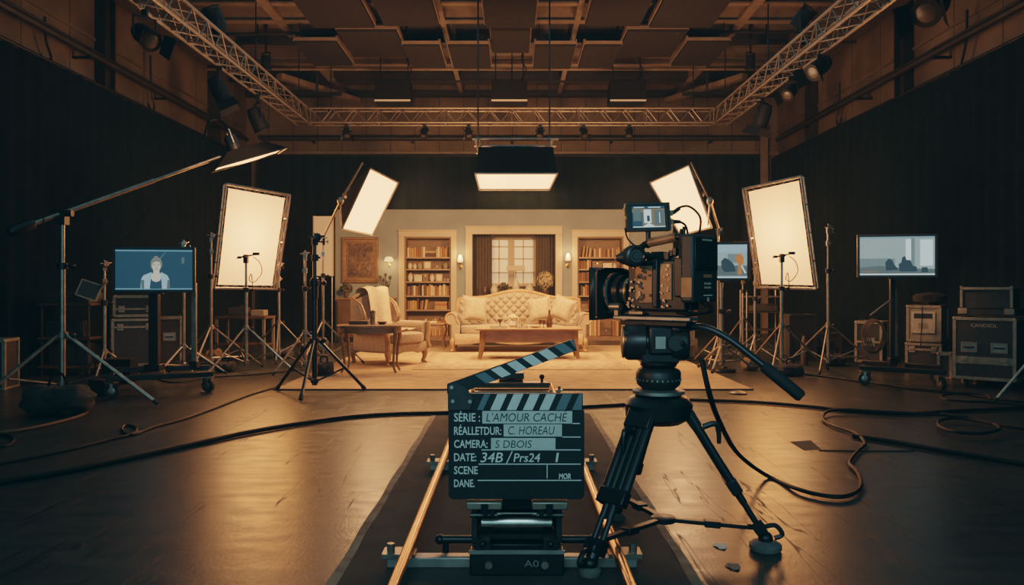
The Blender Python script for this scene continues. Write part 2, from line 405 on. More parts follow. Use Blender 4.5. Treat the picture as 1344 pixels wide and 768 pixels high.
t = pipe('sprinkler_pipe', [(1.6,15.1,5.99),(6.6,15.1,5.99)], .03, 'darksteel', 'thin dark pipe under the right half of the ceiling', 'pipe')
# cross arms (short dark crosspieces by the longitudinal beams)
for s in (-1, 1):
    tag(obj('ceiling_bracket', MB().span((s*4.25-.5,15.5,5.9),(s*4.25+.5,15.66,5.98)).span((s*4.25-.04,15.54,5.98),(s*4.25+.04,15.62,6.02)), 'darksteel'), 'short dark crosspiece under the pale %s ceiling beam' % ('left' if s<0 else 'right'), 'bracket')
    tag(obj('ceiling_bracket', MB().span((s*4.4-.55,18.0,5.5),(s*4.4+.55,18.12,5.57)).span((s*4.4-.02,18.04,5.57),(s*4.4+.02,18.08,ZC)), 'darksteel'), 'short dark hanging bar behind the %s truss corner' % ('left' if s<0 else 'right'), 'bracket')

# acoustic clouds
def cloud(x0, x1, y0, y1, z, lab):
    t = thing('acoustic_panel', lab, 'acoustic panel', ((x0+x1)/2,(y0+y1)/2,z), group='dark acoustic panels hung under the ceiling')
    hx, hy = (x1-x0)/2, (y1-y0)/2
    obj('felt_board', MB().span((-hx,-hy,0),(hx,hy,.06)), 'acoustic', t, bev=.01)
    m = MB()
    for s in (-1,1): m.span((s*hx-.02,-hy,.055),(s*hx+.02,hy,.15)); m.span((-hx,s*hy-.02,.055),(hx,s*hy+.02,.11))
    obj('edge_frame', m, 'beam', t, smooth=False)
    for sx in (-1,1):
        for sy in (-1,1): obj('hanger_wire', MB().tube((sx*hx*.8,sy*hy*.8,.1),(sx*hx*.8,sy*hy*.8,ZC-z-.005),.008,n=5), 'blackmetal', t)
cols = ['left', 'right']
cloud(-.47,.40,11.8,14.05,5.72,'dark acoustic panel over the middle, largest of the ceiling panels')
for s in (-1,1):
    w = cols[s>0]
    xs = lambda a, b: (min(s*a,s*b), max(s*a,s*b))
    cloud(*xs(1.28,2.24),11.8,14.0,5.74,'dark acoustic panel just %s of the large middle one' % w)
    cloud(*xs(2.42,3.50),11.8,14.1,5.74,'dark acoustic panel second %s of the large middle one' % w)
    cloud(*xs(3.72,4.9),10.6,12.3,5.7,'dark acoustic panel at the %s end of the nearest row' % w)
    cloud(*xs(2.05,3.12),14.2,15.75,5.70,'dark acoustic panel in the second row, %s of the middle' % w)
    cloud(*xs(.43,1.18),14.75,16.25,5.60,'dark acoustic panel in the farthest row, just %s of the middle' % w)
    cloud(*xs(1.34,2.02),14.75,16.2,5.60,'dark acoustic panel in the farthest row, second %s of the middle' % w)
    cloud(*xs(3.2,3.98),14.6,16.1,5.62,'dark acoustic panel in the farthest row, outermost on the %s' % w)
cloud(-.38,.33,14.2,15.55,5.72,'dark acoustic panel in the second row over the middle')

# ================================================================== drapes
def drape(name, label, x0, y0, x1, y1, z1, n, amp):
    d = Vector((x1-x0,y1-y0,0)); L = d.length; u = d/L; nr = Vector((-u.y,u.x,0))
    m = MB()
    def fn(i, j):
        a = i*L
        p = Vector((x0,y0,0))+u*a+nr*(amp*math.sin(a*2*PI/.34+1.3*math.sin(a*.9))*(1-.55*j)+.02*math.sin(a*1.7))
        p.z = .01+(z1-.01)*j
        return p
    m.grid(fn, n, 5)
    t = thing(name, label, 'curtain')
    obj('cloth', m, 'drape', t)
    m = MB().tube(Vector((x0,y0,z1+.02)), Vector((x1,y1,z1+.02)), .025, n=8)
    obj('curtain_track', m, 'blackmetal', t)
drape('stage_drape', 'black drape covering the left wall from floor to pipe height', -6.42,-2, -6.42,19.6, 4.3, 500, .045)
drape('stage_drape', 'black drape covering the right wall from floor to pipe height', 6.42,-2, 6.42,19.8, 4.32, 500, .045)
drape('stage_drape', 'black drape across the back wall behind the living room set', -6.3,19.95, 6.16,19.95, 4.42, 360, .045)

# ================================================================== trusses
def truss(label, p, q, name='lighting_truss', w=.30, n=30, hang=()):
    p, q = Vector(p), Vector(q); d = (q-p); L = d.length; u = d/L; sd = Vector((-u.y,u.x,0))*w/2; up = Vector((0,0,w/2))
    t = thing(name, label, 'truss')
    cs = [sd+up, sd-up, -sd-up, -sd+up]
    for c in cs: obj('chord', MB().tube(p+c, q+c, .024, n=8), 'truss', t)
    m = MB()
    for k in range(4):
        a, b = cs[k], cs[(k+1)%4]
        for i in range(n):
            x, y = (a, b) if (i+k//2) % 2 == 0 else (b, a)
            m.tube(p+u*(L*i/n)+x, p+u*(L*(i+1)/n)+y, .011, n=6)
    for i in range(0, n+1, 6):
        for k in range(4): m.tube(p+u*(L*i/n)+cs[k], p+u*(L*i/n)+cs[(k+1)%4], .012, n=6)
    obj('lattice', m, 'truss', t)
    for h in hang:
        c = p+u*h
        obj('hanger_cable', MB().tube(c+up, (c.x,c.y,ZC-.005), .012, n=6), 'blackmetal', t)
        obj('clamp', MB().box(c+up, (.1,.1,.1)), 'blackmetal', t)
TZ = 4.79
truss('aluminium lattice truss spanning the back above the set', (-4.25,17,TZ), (4.25,17,TZ), n=36, hang=(.4,4.25,8.1))
truss('aluminium lattice truss running toward the camera on the left', (-4.45,6.5,TZ), (-4.45,17.15,TZ), n=40, hang=(3.3,7.4,10.2))
truss('aluminium lattice truss running toward the camera on the right', (4.45,6.5,TZ), (4.45,17.15,TZ), n=40, hang=(3.3,7.4,10.2))

# ================================================================== stage lights
def par(label, c, aim, size=.17, up=1, lit=.25, barn=True, top=None, tz=None):
    """a theatre spotlight: can, lens, yoke, clamp, barn doors; up=1 hangs below its clamp"""
    t = thing('stage_spotlight', label, 'spotlight', c)
    a = Vector(aim).normalized(); r = size/2*1.1; L = size*1.6
    obj('housing', MB().lathe([(r*.5,-L*.55),(r*.8,-L*.5),(r,-L*.2),(r,L*.42),(r*1.12,L*.46),(r*1.12,L*.52)], (0,0,0), a, 18, caps=True), 'lampblack', t)
    obj('lens', MB().lathe([(r*.72,L*.525),(r*.5,L*.545),(r*.02,L*.555)], (0,0,0), a, 18), 'lamp_lens', t)
    s = a.cross(Vector((0,0,1))).normalized()
    m = MB(); h = size*1.15*up
    if tz:
        top = tz-c[2]; h = min(h, top-.06) if up > 0 else max(h, top+.06)
    for k in (-1,1): m.tube(s*k*r*1.2, s*k*r*1.2+Vector((0,0,h)), .013, n=6)
    m.tube(s*r*1.25+Vector((0,0,h)), -s*r*1.25+Vector((0,0,h)), .013, n=6)
    obj('yoke', m, 'blackmetal', t)
    top = top or h+up*.09
    obj('clamp', MB().tube((0,0,h),(0,0,top),.022,n=8).box((0,0,top),(.07,.05,.07)), 'blackmetal', t)
    if barn:
        u2 = s.cross(a).normalized()
        for k in (-1,1):
            m = MB(); o = a*L*.52
            m.quad(o+s*k*r*1.1-u2*r, o+s*k*r*1.1+u2*r, o+s*k*r*1.75+u2*r*1.2+a*r*1.1, o+s*k*r*1.75-u2*r*1.2+a*r*1.1)
            obj('barn_door', m, 'lampblack', t)
    return t
UT, OT = TZ-.15-.024-.036, TZ+.15+.024+.036
par('black spotlight with a big pale lens under the left truss nearest the camera', W(190,47,9.9), (.75,-.55,-.6), .22, tz=UT)
par('black spotlight standing on top of the left truss', W(283,27,12.3), (-.3,-.2,.8), .24, up=-1, barn=False, tz=OT)
par('black spotlight under the left truss second from the camera', W(288,118,12.44), (.5,.15,-1), .24, tz=UT)
par('black spotlight under the left truss beside the rear corner', W(338,157,14.3), (.4,.3,-1), .25, barn=False, tz=UT)
par('black spotlight standing on top of the right truss', W(1053,24,12.54), (.5,-.3,.6), .22, up=-1, barn=False, tz=OT)
par('black spotlight under the right truss nearest the camera', W(1076,88,11.8), (-.75,-.4,-.6), .22, tz=UT)
par('small black spotlight with round pale lens under the right truss middle', W(1038,120,13.05), (-.6,-.5,-.6), .17, tz=UT)
par('black spotlight under the right truss beside the rear corner', W(1001,152,14.5), (-.25,.3,-1), .25, tz=UT)
par('large black spotlight at the top right corner beneath the duct', W(1225,8,11.3), (-.6,-.5,-.5), .34, tz=5.74)
par('slim black spotlight hanging from the ceiling left of the truss lamps', W(349,82,15.6), (.05,.1,-1), .16, barn=False, tz=ZC-.04)
par('slim black spotlight hanging from the ceiling right of the truss lamps', W(985,82,15.6), (-.05,.1,-1), .16, barn=False, tz=ZC-.04)
for i, px in enumerate((455,557,615,709,766,826)):
    par('small black spotlight under the rear truss, %s from the left' % ['first','second','third','fourth','fifth','sixth'][i], W(px,173.5,17.0), (.15*(-1)**i,-.5,-.8), .14, barn=i%2==0, tz=UT)

# three hanging dark fixtures
for px, w in ((515,'left'),(668.5,'middle'),(824.5,'right')):
    t = thing('hanging_fixture', 'dark box fixture with pale lower edge hanging from the ceiling, %s of three' % w, 'light fixture', W(px,133,16), group='three dark box fixtures hung above the rear truss')
    m = MB().prism([(-.37,0),(.37,0),(.35,.44),(-.35,.44)], .5)
    obj('housing', m, 'blackcloth', t, bev=.012)
    obj('light_strip', MB().span((-.36,-.012,.0),(.36,-.002,.035)), 'strip', t)
    for s in (-1,1):
        obj('hanger_cable', MB().tube((s*.28,.25,.44),(s*.28,.25,ZC-t.location.z-.005),.012,n=6), 'blackmetal', t)
    obj('bracket', MB().span((-.3,.2,.44),(.3,.3,.49)), 'blackmetal', t)
    m = MB().path([(.2,.3,.46),(.34,.32,.7),(.25,.3,.95),(.36,.3,ZC-t.location.z-.01)], .012, 6, smooth=5)
    obj('power_cable', m, 'cable', t)

# central overhead softbox
z0, z1 = 2.91, 3.36
t = thing('hanging_softbox', 'large black skirted overhead softbox glowing above the set', 'softbox', (0,0,0))
A = [Vector((-.56,12.2,z0)),Vector((.69,12.2,z0)),Vector((.67,14.3,z0)),Vector((-.58,14.3,z0))]
B = [Vector((-.52,12.45,z1)),Vector((.64,12.45,z1)),Vector((.60,14.0,z1)),Vector((-.53,14.0,z1))]
m = MB(); m.keep = True
for i in range(4):
    m.quad(A[i], A[(i+1)%4], B[(i+1)%4], B[i])
m.quad(*B)
obj('skirt', m, 'blackcloth', t)
m = MB(); m.keep = True
a, b, c, d = [p+Vector((0,0,.02)) for p in A]
ins = [p.lerp((a+c)/2, .015) for p in (a,b,c,d)]
m.grid(lambda i, j: (ins[0].lerp(ins[1], i)).lerp(ins[3].lerp(ins[2], i), j)-Vector((0,0,.05*math.sin(PI*i)*math.sin(PI*j))), 9, 9)
m.f = [f[::-1] for f in m.f]
g = obj('diffuser', m, 'top_glow', t)
m = MB()
for i in range(4): m.tube(A[i], A[(i+1)%4], .014, n=6)
obj('rim_frame', m, 'dullchrome', t)
m = MB()
for y in (12.55,13.2,13.9): m.tube((-.62,y,z1+.14),(.73,y,z1+.14),.02,n=8)
for x in (-.56,.62): m.tube((x,12.4,z1+.10),(x,14.05,z1+.10),.02,n=8)
for x in (-.5,.6):
    for y in (12.55,13.9): m.tube((x,y,z1),(x,y,z1+.14),.014,n=6)
obj('hanging_frame', m, 'dullchrome', t)
for x in (-.56,.62): obj('hanger_rod', MB().tube((x,13.2,z1+.1),(x,13.2,ZC-.005),.014,n=6), 'blackmetal', t)
# ================================================================== the living-room set
SY = 17.5                                # front face of the set wall
sx = lambda px: (px-672)*SY/F
sz = lambda py: H-(py-HY)*SY/F
XL, XR, ZT = sx(440), 3.52, sz(277)
LB = (sx(531), sx(592)); CW = (sx(620), sx(729)); RB = (sx(758), sx(818)); ZB, ZW = sz(311), sz(307.5)
m = MB()
edges = [(XL, LB[0]), (LB[1], CW[0]), (CW[1], RB[0]), (RB[1], XR)]
for a, b in edges: m.span((a,SY,0),(b,SY+.1,ZT))
for (a, b), z in ((LB,ZB),(CW,ZW),(RB,ZB)): m.span((a,SY,z),(b,SY+.1,ZT))
struct('wall_set', m, 'setwall', smooth=False)
struct('trim_5', MB().span((XL-.02,SY-.03,ZT),(XR+.02,SY+.12,ZT+.03)), 'setwall', smooth=False)
# casings
def casing(n, x0, x1, zt, w, z0=0.0):
    m = MB()
    for x in (x0-w, x1): m.span((x,SY-.05,z0),(x+w,SY-.001,zt)); 
    m.span((x0-w,SY-.05,zt),(x1+w,SY-.001,zt+w))
    m.span((x0-w-.015,SY-.07,zt+w),(x1+w+.015,SY-.001,zt+w+.03))
    struct('trim_%d' % n, m, 'cream', bev=.006)
casing(6, *LB, ZB, .125); casing(7, *CW, ZW, .15); casing(8, *RB, ZB, .125)
m = MB()
for a, b in ((XL,LB[0]-.125),(LB[1]+.125,CW[0]-.15),(CW[1]+.15,RB[0]-.125),(RB[1]+.125,XR)):
    m.span((a,SY-.03,0),(b,SY-.001,.14))
struct('baseboard_set', m, 'cream', smooth=False)
# ---------------------------------------------------------------- bookcases
ORD = ['first','second','third','fourth','fifth','sixth','seventh','eighth','ninth','tenth','eleventh','twelfth','thirteenth','fourteenth','fifteenth','sixteenth','seventeenth','eighteenth','nineteenth','twentieth']
BC = [('brown',(.2,.085,.03)),('tan',(.42,.24,.1)),('cream',(.62,.46,.27)),('dark brown',(.08,.035,.015)),('ochre',(.4,.2,.06)),('russet',(.3,.1,.035))]
BM = {n: mat('book_cover_'+n.replace(' ','_'), c, .7, var=.15, vscale=30) for n, c in BC}
M['book_pages'] = mat('book_pages', (.6,.47,.3), .9, var=.1, vscale=60)
rb = random.Random(3)
def book_mesh(w, d, h):
    """upright book, spine toward -Y, rounded"""
    m = MB(); pts = [(-w/2, d/2),(w/2, d/2)]
    for k in range(5):
        a = k/4*PI; pts.append((math.cos(a)*w/2, -d/2-math.sin(a)*w*.25))
    n = len(pts)
    m.add([(x,y,0) for x,y in pts]+[(x,y,h) for x,y in pts], [tuple(range(n-1,-1,-1)), tuple(range(n,2*n))]+[(i,(i+1)%n,(i+1)%n+n,i+n) for i in range(n)])
    return m
def upright(x, y, z, w, d, h, tilt, col, label, group):
    t = thing('book', label, 'book', (x,y,z), group=group)
    o = obj('cover', book_mesh(w,d,h), BM[col], t)
    p = obj('page_block', MB().span((-w*.36,-d*.4,h-.002),(w*.36,d*.46,h+.003)), 'book_pages', t, smooth=False)
    if tilt: t.rotation_euler = (0,tilt,0)
    return t
def shelf_of(case, sname, x0, x1, z, hmax, spec):
    """spec: list of ('b',count) ('lean',count) ('s',count,width) ('gap',w) ('jar',kind) ('frame') ('box',w,h)"""
    x = x0+.012; nb = 0; no = {}; ns = 0
    y = SY+.24
    grp = 'books on the %s shelf of the %s bookcase' % (sname, case)
    where = 'on the %s shelf of the %s bookcase' % (sname, case)
    def o(kind):
        no[kind] = no.get(kind, 0)+1; return ORD[no[kind]-1]
    for it in spec:
        k = it[0]
        if k == 'gap': x += it[1]
        elif k in 'bl':
            for i in range(it[1]):
                w = rb.uniform(.030,.056); h = min(hmax-.03, rb.uniform(.70,.96)*hmax*.9); c = rb.choice(BC)[0]
                if x+w > x1-.01: break
                tilt = 0
                if k == 'l': tilt = .13; x += .03
                upright(x+w/2, y, z+.001+(math.sin(tilt)*w/2 if tilt else 0), w, rb.uniform(.17,.21), h, tilt, c, '%s book, %s from left %s' % (c, ORD[nb] if nb < 20 else str(nb+1), where), grp)
                nb += 1; x += w+.004
            if k == 'l': x += .04
        elif k == 's':
            w = it[2]; zz = z+.001
            for i in range(it[1]):
                h = rb.uniform(.035,.05); c = rb.choice(BC)[0]; ww = w*rb.uniform(.88,1)
                t = thing('book', '%s book lying flat, %s up %s' % (c, ORD[i], where), 'book', (x+w/2,y,zz), group='stacked '+grp)
                if ns: t['label'] = '%s flat book, %s up, right stack %s' % (c, ORD[i], where)
                obj('cover', book_mesh(h, .18, ww), BM[c], t, xf=Matrix.Translation((-ww/2,0,h/2)) @ Matrix.Rotation(PI/2,4,'Y') @ Matrix.Identity(4))
                zz += h+.001
            ns += 1; x += w+.012
        elif k == 'jar':
            r = it[1]; h = it[2]
            t = thing('ornament_jar', '%s round pale jar %s' % (o('jar'), where), 'jar', (x+r,SY+.2,z+.001))
            obj('body', MB().lathe([(r*.6,0),(r*.95,h*.25),(r,h*.5),(r*.7,h*.78),(r*.42,h*.84)], n=16), rb.choice(['ceramic','pillow','ceramic']), t)
            obj('lid', MB().lathe([(r*.46,h*.845),(r*.46,h*.9),(r*.15,h*.94),(r*.17,h),(.002,h*1.02)], n=14), 'brass', t)
            x += 2*r+.012
        elif k == 'frame':
            w, h = it[1], it[2]
            t = thing('photo_frame', '%s small framed picture standing %s' % (o('frame'), where), 'picture frame', (x+w/2,SY+.2,z+.001))
            mm = MB()
            for s in (-1,1): mm.span((s*w/2-.012,-.012,0),(s*w/2+.012,.008,h)); mm.span((-w/2,-.012,(h if s>0 else .0)-.0-(.02 if s>0 else 0)),(w/2,.008,(h if s>0 else .02)))
            obj('frame', mm, 'goldlight', t); obj('picture', MB().span((-w/2,-.004,.01),(w/2,.004,h-.01)), 'ceramic', t, smooth=False)
            x += w+.03
        elif k == 'box':
            w, h = it[1], it[2]; c = it[3] if len(it) > 3 else 'niche'
            t = thing('storage_box', '%s decorative box standing %s' % (o('box'), where), 'box', (x+w/2,SY+.22,z+.001))
            obj('body', MB().span((-w/2,-.09,0),(w/2,.09,h*.72)), c, t, bev=.006)
            obj('lid', MB().span((-w/2-.004,-.094,h*.725),(w/2+.004,.094,h)), c, t, bev=.006)
            obj('clasp', MB().span((-.015,-.104,h*.62),(.015,-.0945,h*.8)), 'brass', t)
            x += w+.014
def bookcase(case, x0, x1, rows):
    t = thing('bookcase', 'built-in walnut bookcase %s of the window alcove' % case, 'bookcase', ((x0+x1)/2,SY,0))
    hw = (x1-x0)/2; D = .40; e = .002
    obj('back_panel', MB().span((-hw+e,D-.02,.0),(hw-e,D,ZB-e)), 'niche', t, smooth=False)
    for s in (-1,1): obj('side_panel', MB().span((min(s*hw,s*(hw-.03))+(e if s<0 else 0),.002,0),(max(s*hw,s*(hw-.03))-(e if s>0 else 0),D-.02,ZB-e)), 'niche', t, smooth=False)
    obj('top_panel', MB().span((-hw+.03,.002,ZB-.03),(hw-.03,D-.02,ZB-e)), 'niche', t, smooth=False)
    for z in rows: obj('shelf', MB().span((-hw+.03,.02,z-.03),(hw-.03,D-.02,z)), 'woodh', t, smooth=False)
    obj('plinth', MB().span((-hw+.03,.03,0),(hw-.03,D-.02,.09)), 'wood', t, smooth=False)
rows = [sz(337.5), sz(353), sz(369.5), sz(388), sz(406.5), .095]
names = ['top','second','third','fourth','fifth','bottom']
for case, (x0, x1) in (('left', LB), ('right', RB)): bookcase(case, x0, x1, rows[:5])
hs = [.28,.23,.24,.28,.28,.45]
L, R_ = (LB[0]+.03, LB[1]-.03), (RB[0]+.03, RB[1]-.03)
specL = [
 [('b',8),('s',3,.22),('b',7)],
 [('jar',.05,.15),('jar',.045,.13),('jar',.055,.15),('gap',.03),('frame',.14,.17),('gap',.02),('box',.2,.08),('gap',.02),('jar',.055,.15)],
 [('jar',.06,.2),('gap',.02),('box',.17,.15,'ceramic'),('box',.13,.18),('jar',.06,.18),('gap',.02),('frame',.13,.17),('jar',.03,.08),('jar',.03,.08)],
 [('b',4),('b',2),('gap',.03),('b',6),('b',7)],
 [('b',5),('l',2),('gap',.12),('s',4,.30)],
 [('box',.34,.17,'darkwood'),('gap',.03),('b',12)],
]
specR = [
 [('gap',.04),('l',3),('gap',.02),('b',6),('b',7)],
 [('b',6),('gap',.02),('box',.22,.17),('box',.2,.13,'ceramic'),('jar',.05,.14)],
 [('b',9),('gap',.03),('b',8)],
 [('gap',.03),('b',5),('s',4,.22),('b',5)],
 [('box',.2,.12),('b',4),('frame',.13,.17),('b',6)],
 [('jar',.05,.16),('gap',.12),('b',5),('box',.25,.16,'darkwood'),('b',3)],
]
for case, (x0,x1), spec in (('left',L,specL),('right',R_,specR)):
    for i in range(6): shelf_of(case, names[i], x0, x1, rows[i], hs[i], spec[i])
# ---------------------------------------------------------------- alcove with window
AD = 1.0
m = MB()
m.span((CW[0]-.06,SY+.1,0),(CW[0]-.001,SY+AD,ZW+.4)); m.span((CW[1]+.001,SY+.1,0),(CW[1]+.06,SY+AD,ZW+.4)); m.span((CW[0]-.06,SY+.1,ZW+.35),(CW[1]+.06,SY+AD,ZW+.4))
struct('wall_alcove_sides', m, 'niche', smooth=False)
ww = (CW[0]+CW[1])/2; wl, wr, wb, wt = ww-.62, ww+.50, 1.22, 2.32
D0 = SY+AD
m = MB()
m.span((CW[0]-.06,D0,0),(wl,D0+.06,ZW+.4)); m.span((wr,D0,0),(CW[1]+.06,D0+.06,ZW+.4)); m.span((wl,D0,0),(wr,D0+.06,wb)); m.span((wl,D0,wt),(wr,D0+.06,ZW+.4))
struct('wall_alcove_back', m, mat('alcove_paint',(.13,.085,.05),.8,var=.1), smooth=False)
wn = bpy.data.objects.new('window_1', None); C.objects.link(wn); wn['kind'] = 'structure'; wn.location = ((wl+wr)/2, D0, 0)
hw = (wr-wl)/2; m = MB()
for s in (-1,1): m.span((s*hw-.05,-.05,wb),(s*hw+.05,.05,wt)); 
m.span((-hw,-.05,wt-.06),(hw,.05,wt+.04)); m.span((-hw-.08,-.1,wb-.04),(hw+.08,.05,wb+.03)); m.span((-.07,-.045,wb),(.07,.045,wt))
m.span((-hw-.06,-.06,wt+.04),(hw+.06,.05,wt+.16))
obj('window_frame', m, 'cream', wn, bev=.006)
m = MB()
for x in (-hw/2,hw/2): m.span((x-.012,-.02,wb),(x+.012,.02,wt))
for z in (wb+.28,wb+.60,wb+.88): m.span((-hw,-.02,z-.012),(hw,.02,z+.012))
obj('muntin', m, 'cream', wn, smooth=False)
for s in (-1,1): obj('pane', MB().span((min(0,s*hw),.022,wb),(max(0,s*hw),.03,wt)), mat('window_backlight_glow',(.5,.42,.3),.3,emit=.42,ecol=(1,.58,.27)), wn, smooth=False)  # panes glow in place of a backlight behind them
def curtain(name, label, x0, x1, y, z0, z1, nf, rail=True):
    t = thing(name, label, 'curtain', ((x0+x1)/2,y,0))
    w = x1-x0
    m = MB().grid(lambda i, j: Vector((-w/2+w*i+.012*math.sin(i*nf*4*PI), .055*math.sin(i*nf*2*PI)+.01*math.sin(j*5+i*9), z0+(z1-z0)*j)), nf*14, 8)
    obj('cloth', m, 'curtain', t)
    m = MB()
    for k in range(nf): m.lathe([(.022,-.006),(.022,.006)], (-w/2+w*(k+.5)/nf,0,z1+.02), (1,0,0), 10)
    obj('curtain_rings', m, 'brass', t)
curtain('window_curtain', 'taupe pleated curtain left of the set window', CW[0]+.02, sx(645), SY+.62, .03, 2.42, 6)
curtain('window_curtain', 'taupe pleated curtain right of the set window', sx(703)+.02, CW[1]-.02, SY+.62, .03, 2.42, 6)
tag(obj('curtain_rail', MB().tube((CW[0]+.0,SY+.62,2.44),(CW[1]-.0,SY+.62,2.44),.014,n=8), 'brass'), 'thin brass rail carrying the taupe curtains in the alcove', 'curtain rail')
# console table inside the alcove
t = thing('console_table', 'dark console table under the set window behind the sofa', 'table', (ww,SY+.22,0))
obj('tabletop', MB().span((-.78,-.17,.965),(.78,.17,1.0)), 'darkwood', t, bev=.005)
obj('apron', MB().span((-.74,-.15,.86),(.74,.15,.965)), 'darkwood', t)
for a in (-.72,.72):
    for b in (-.13,.13): obj('leg', MB().tube((a,b,0),(a,b,.86),.018,.028,8), 'darkwood', t)
CT, CY = 1.001, SY+.22
t = thing('table_lamp', 'table lamp with wide oblong paper shade before the set window', 'lamp', (sx(677),CY-.02,CT))
obj('base', MB().lathe([(.07,0),(.075,.02),(.05,.05),(.085,.14),(.07,.26),(.03,.34),(.02,.38)], n=18), 'ceramic', t)
obj('stem', MB().tube((0,0,.38),(0,0,.56),.012,n=8), 'brass', t)
obj('lamp_shade', MB().prism([(-.2,.53),(.2,.53),(.2,.64),(-.2,.64)], .16, Matrix.Translation((0,-.08,0))), 'paper', t, bev=.01)
def vase(label, x, y, z, r, h, m='ceramic', name='vase'):
    t = thing(name, label, 'vase', (x,y,z))
    obj('body', MB().lathe([(r*.5,0),(r*.8,h*.12),(r,h*.38),(r*.85,h*.62),(r*.45,h*.82),(r*.5,h*.96),(r*.6,h)], n=18), m, t)
    obj('lip', MB().lathe([(r*.62,h*.985),(r*.66,h),(r*.62,h*1.015)], n=18), m, t)
    return t
vase('pale vase left of the oblong lamp on the console table', sx(648.5), CY, CT, .085, .24)
vase('pale vase right of the oblong lamp on the console table', sx(695), CY+.02, CT, .10, .25)
vase('small dark vase at the left end of the console table', sx(636)+.0, CY-.02, CT, .05, .2, 'darkceramic')
def plant(label, c, rx, rz, n, m, leaf=.05, pot=None, name='potted_plant', stems=6, seed=1, cat='plant', potm='darkceramic', lift=.0):
    t = thing(name, label, cat, c); rr = random.Random(seed)
    ph = pot[1]; r = pot[0]
    obj('pot', MB().lathe([(r*.7,0),(r,ph*.5),(r*.95,ph),(r*.8,ph)], n=16), potm, t)
    ms = MB(); ml = MB(); cz = ph+lift+rz
    for i in range(stems):
        a = i/stems*2*PI
        ms.path([(0,0,ph*.9),(math.cos(a)*rx*.2,math.sin(a)*rx*.2,ph+(cz-ph)*.5),(math.cos(a)*rx*.6,math.sin(a)*rx*.6,cz+rz*.3)], .005, 5, smooth=3)
    for i in range(n):
        v = Vector((rr.gauss(0,1),rr.gauss(0,1),rr.gauss(0,1))).normalized()*rr.uniform(.55,1)
        p = Vector((v.x*rx,v.y*rx,cz+v.z*rz)); a = v.orthogonal().normalized(); b = v.cross(a)
        q = rr.uniform(0,2*PI); a, b = a*math.cos(q)+b*math.sin(q), b*math.cos(q)-a*math.sin(q)
        l = leaf*rr.uniform(.7,1.3)
        ml.add([p-a*l, p+b*l*.45+v*l*.3, p+a*l, p-b*l*.45+v*l*.3], [(0,1,2),(0,2,3)])
    obj('stems', ms, 'leaf', t)
    o = obj('foliage', ml, m, t, smooth=False)
    return t
plant('round bush of pale dried blooms at the right of the alcove', (sx(716),SY+.16,1.001), .2, .2, 420, 'bloom', .035, (.08,.12), 'potted_hydrangea', seed=4)
plant('low dark leafy plant beneath the oblong lamp on the console', (sx(660.5),CY-.06,CT), .12, .09, 120, 'leaf', .045, (.06,.09), seed=5)
# ---------------------------------------------------------------- wall lights, picture
def sconce(label, px, py):
    p = Vector((sx(px), SY, sz(py)))
    t = thing('wall_sconce', label, 'wall lamp', p)
    obj('backplate', MB().lathe([(.001,-.001),(.05,-.002),(.045,-.02),(.015,-.03)], (0,0,-.12), (0,1,0), 16), 'brass', t, xf=None)
    obj('arm', MB().path([(0,-.02,-.12),(0,-.08,-.18),(0,-.12,-.12),(0,-.12,-.06)], .01, 8, smooth=5), 'brass', t)
    obj('cup', MB().lathe([(.01,-.07),(.05,-.045),(.055,-.03)], (0,-.12,0), n=14), 'brass', t)
    obj('glass_shade', MB().lathe([(.035,-.04),(.065,.0),(.06,.06),(.038,.13),(.02,.14)], (0,-.12,0), n=16), 'shade', t)
    l = bpy.data.lights.new('sconce_bulb','POINT'); l.energy = 7; l.color = (1,.5,.2); l.shadow_soft_size = .06
    lo = bpy.data.objects.new('sconce_bulb', l); C.objects.link(lo); lo.location = p+Vector((0,-.2,.12))
sconce('brass wall sconce between the left bookcase and the alcove', 604.5, 343)
sconce('brass wall sconce between the alcove and the right bookcase', 745, 341)
# picture
t = thing('picture_frame', 'large gilt-framed brown painting hanging over the sideboard', 'painting', (sx(473),SY-.003,sz(341.5)))
w2, h2 = .40, .50
def ring(w, h, b, y0, y1):
    m = MB()
    for s in (-1,1):
        m.span((min(s*w,s*(w-b)),-y1,-h),(max(s*w,s*(w-b)),-y0,h)); m.span((-w+b,-y1,min(s*h,s*(h-b))),(w-b,-y0,max(s*h,s*(h-b))))
    return m
obj('outer_moulding', ring(w2,h2,.06,0,.06), 'gold', t, bev=.012)
obj('inner_moulding', ring(w2-.06,h2-.06,.025,0,.045), 'goldlight', t, bev=.006)
obj('mat_border', ring(w2-.085,h2-.085,.04,0,.03), 'gold', t)
def painting_mat():
    m = mat('canvas_painting', (.2,.1,.045), .6); nt = m.node_tree; b = nt.nodes['Principled BSDF']; N = nt.nodes.new; L = nt.links.new
    tc = N('ShaderNodeTexCoord'); n = N('ShaderNodeTexNoise'); n.inputs['Scale'].default_value = 5.5; n.inputs['Detail'].default_value = 9; n.inputs['Distortion'].default_value = 1.6
    L(tc.outputs['Object'], n.inputs['Vector']); r = N('ShaderNodeValToRGB'); e = r.color_ramp.elements
    e[0].position=.32; e[0].color=(.025,.014,.008,1); e[1].position=.72; e[1].color=(.24,.14,.07,1); x = e.new(.5); x.color=(.10,.052,.024,1)
    L(n.outputs['Fac'], r.inputs['Fac']); L(r.outputs['Color'], b.inputs['Base Color']); return m
M['painting'] = painting_mat()
obj('canvas', MB().span((-w2+.12,-.02,-h2+.12),(w2-.12,-.005,h2-.12)), 'painting', t, smooth=False)
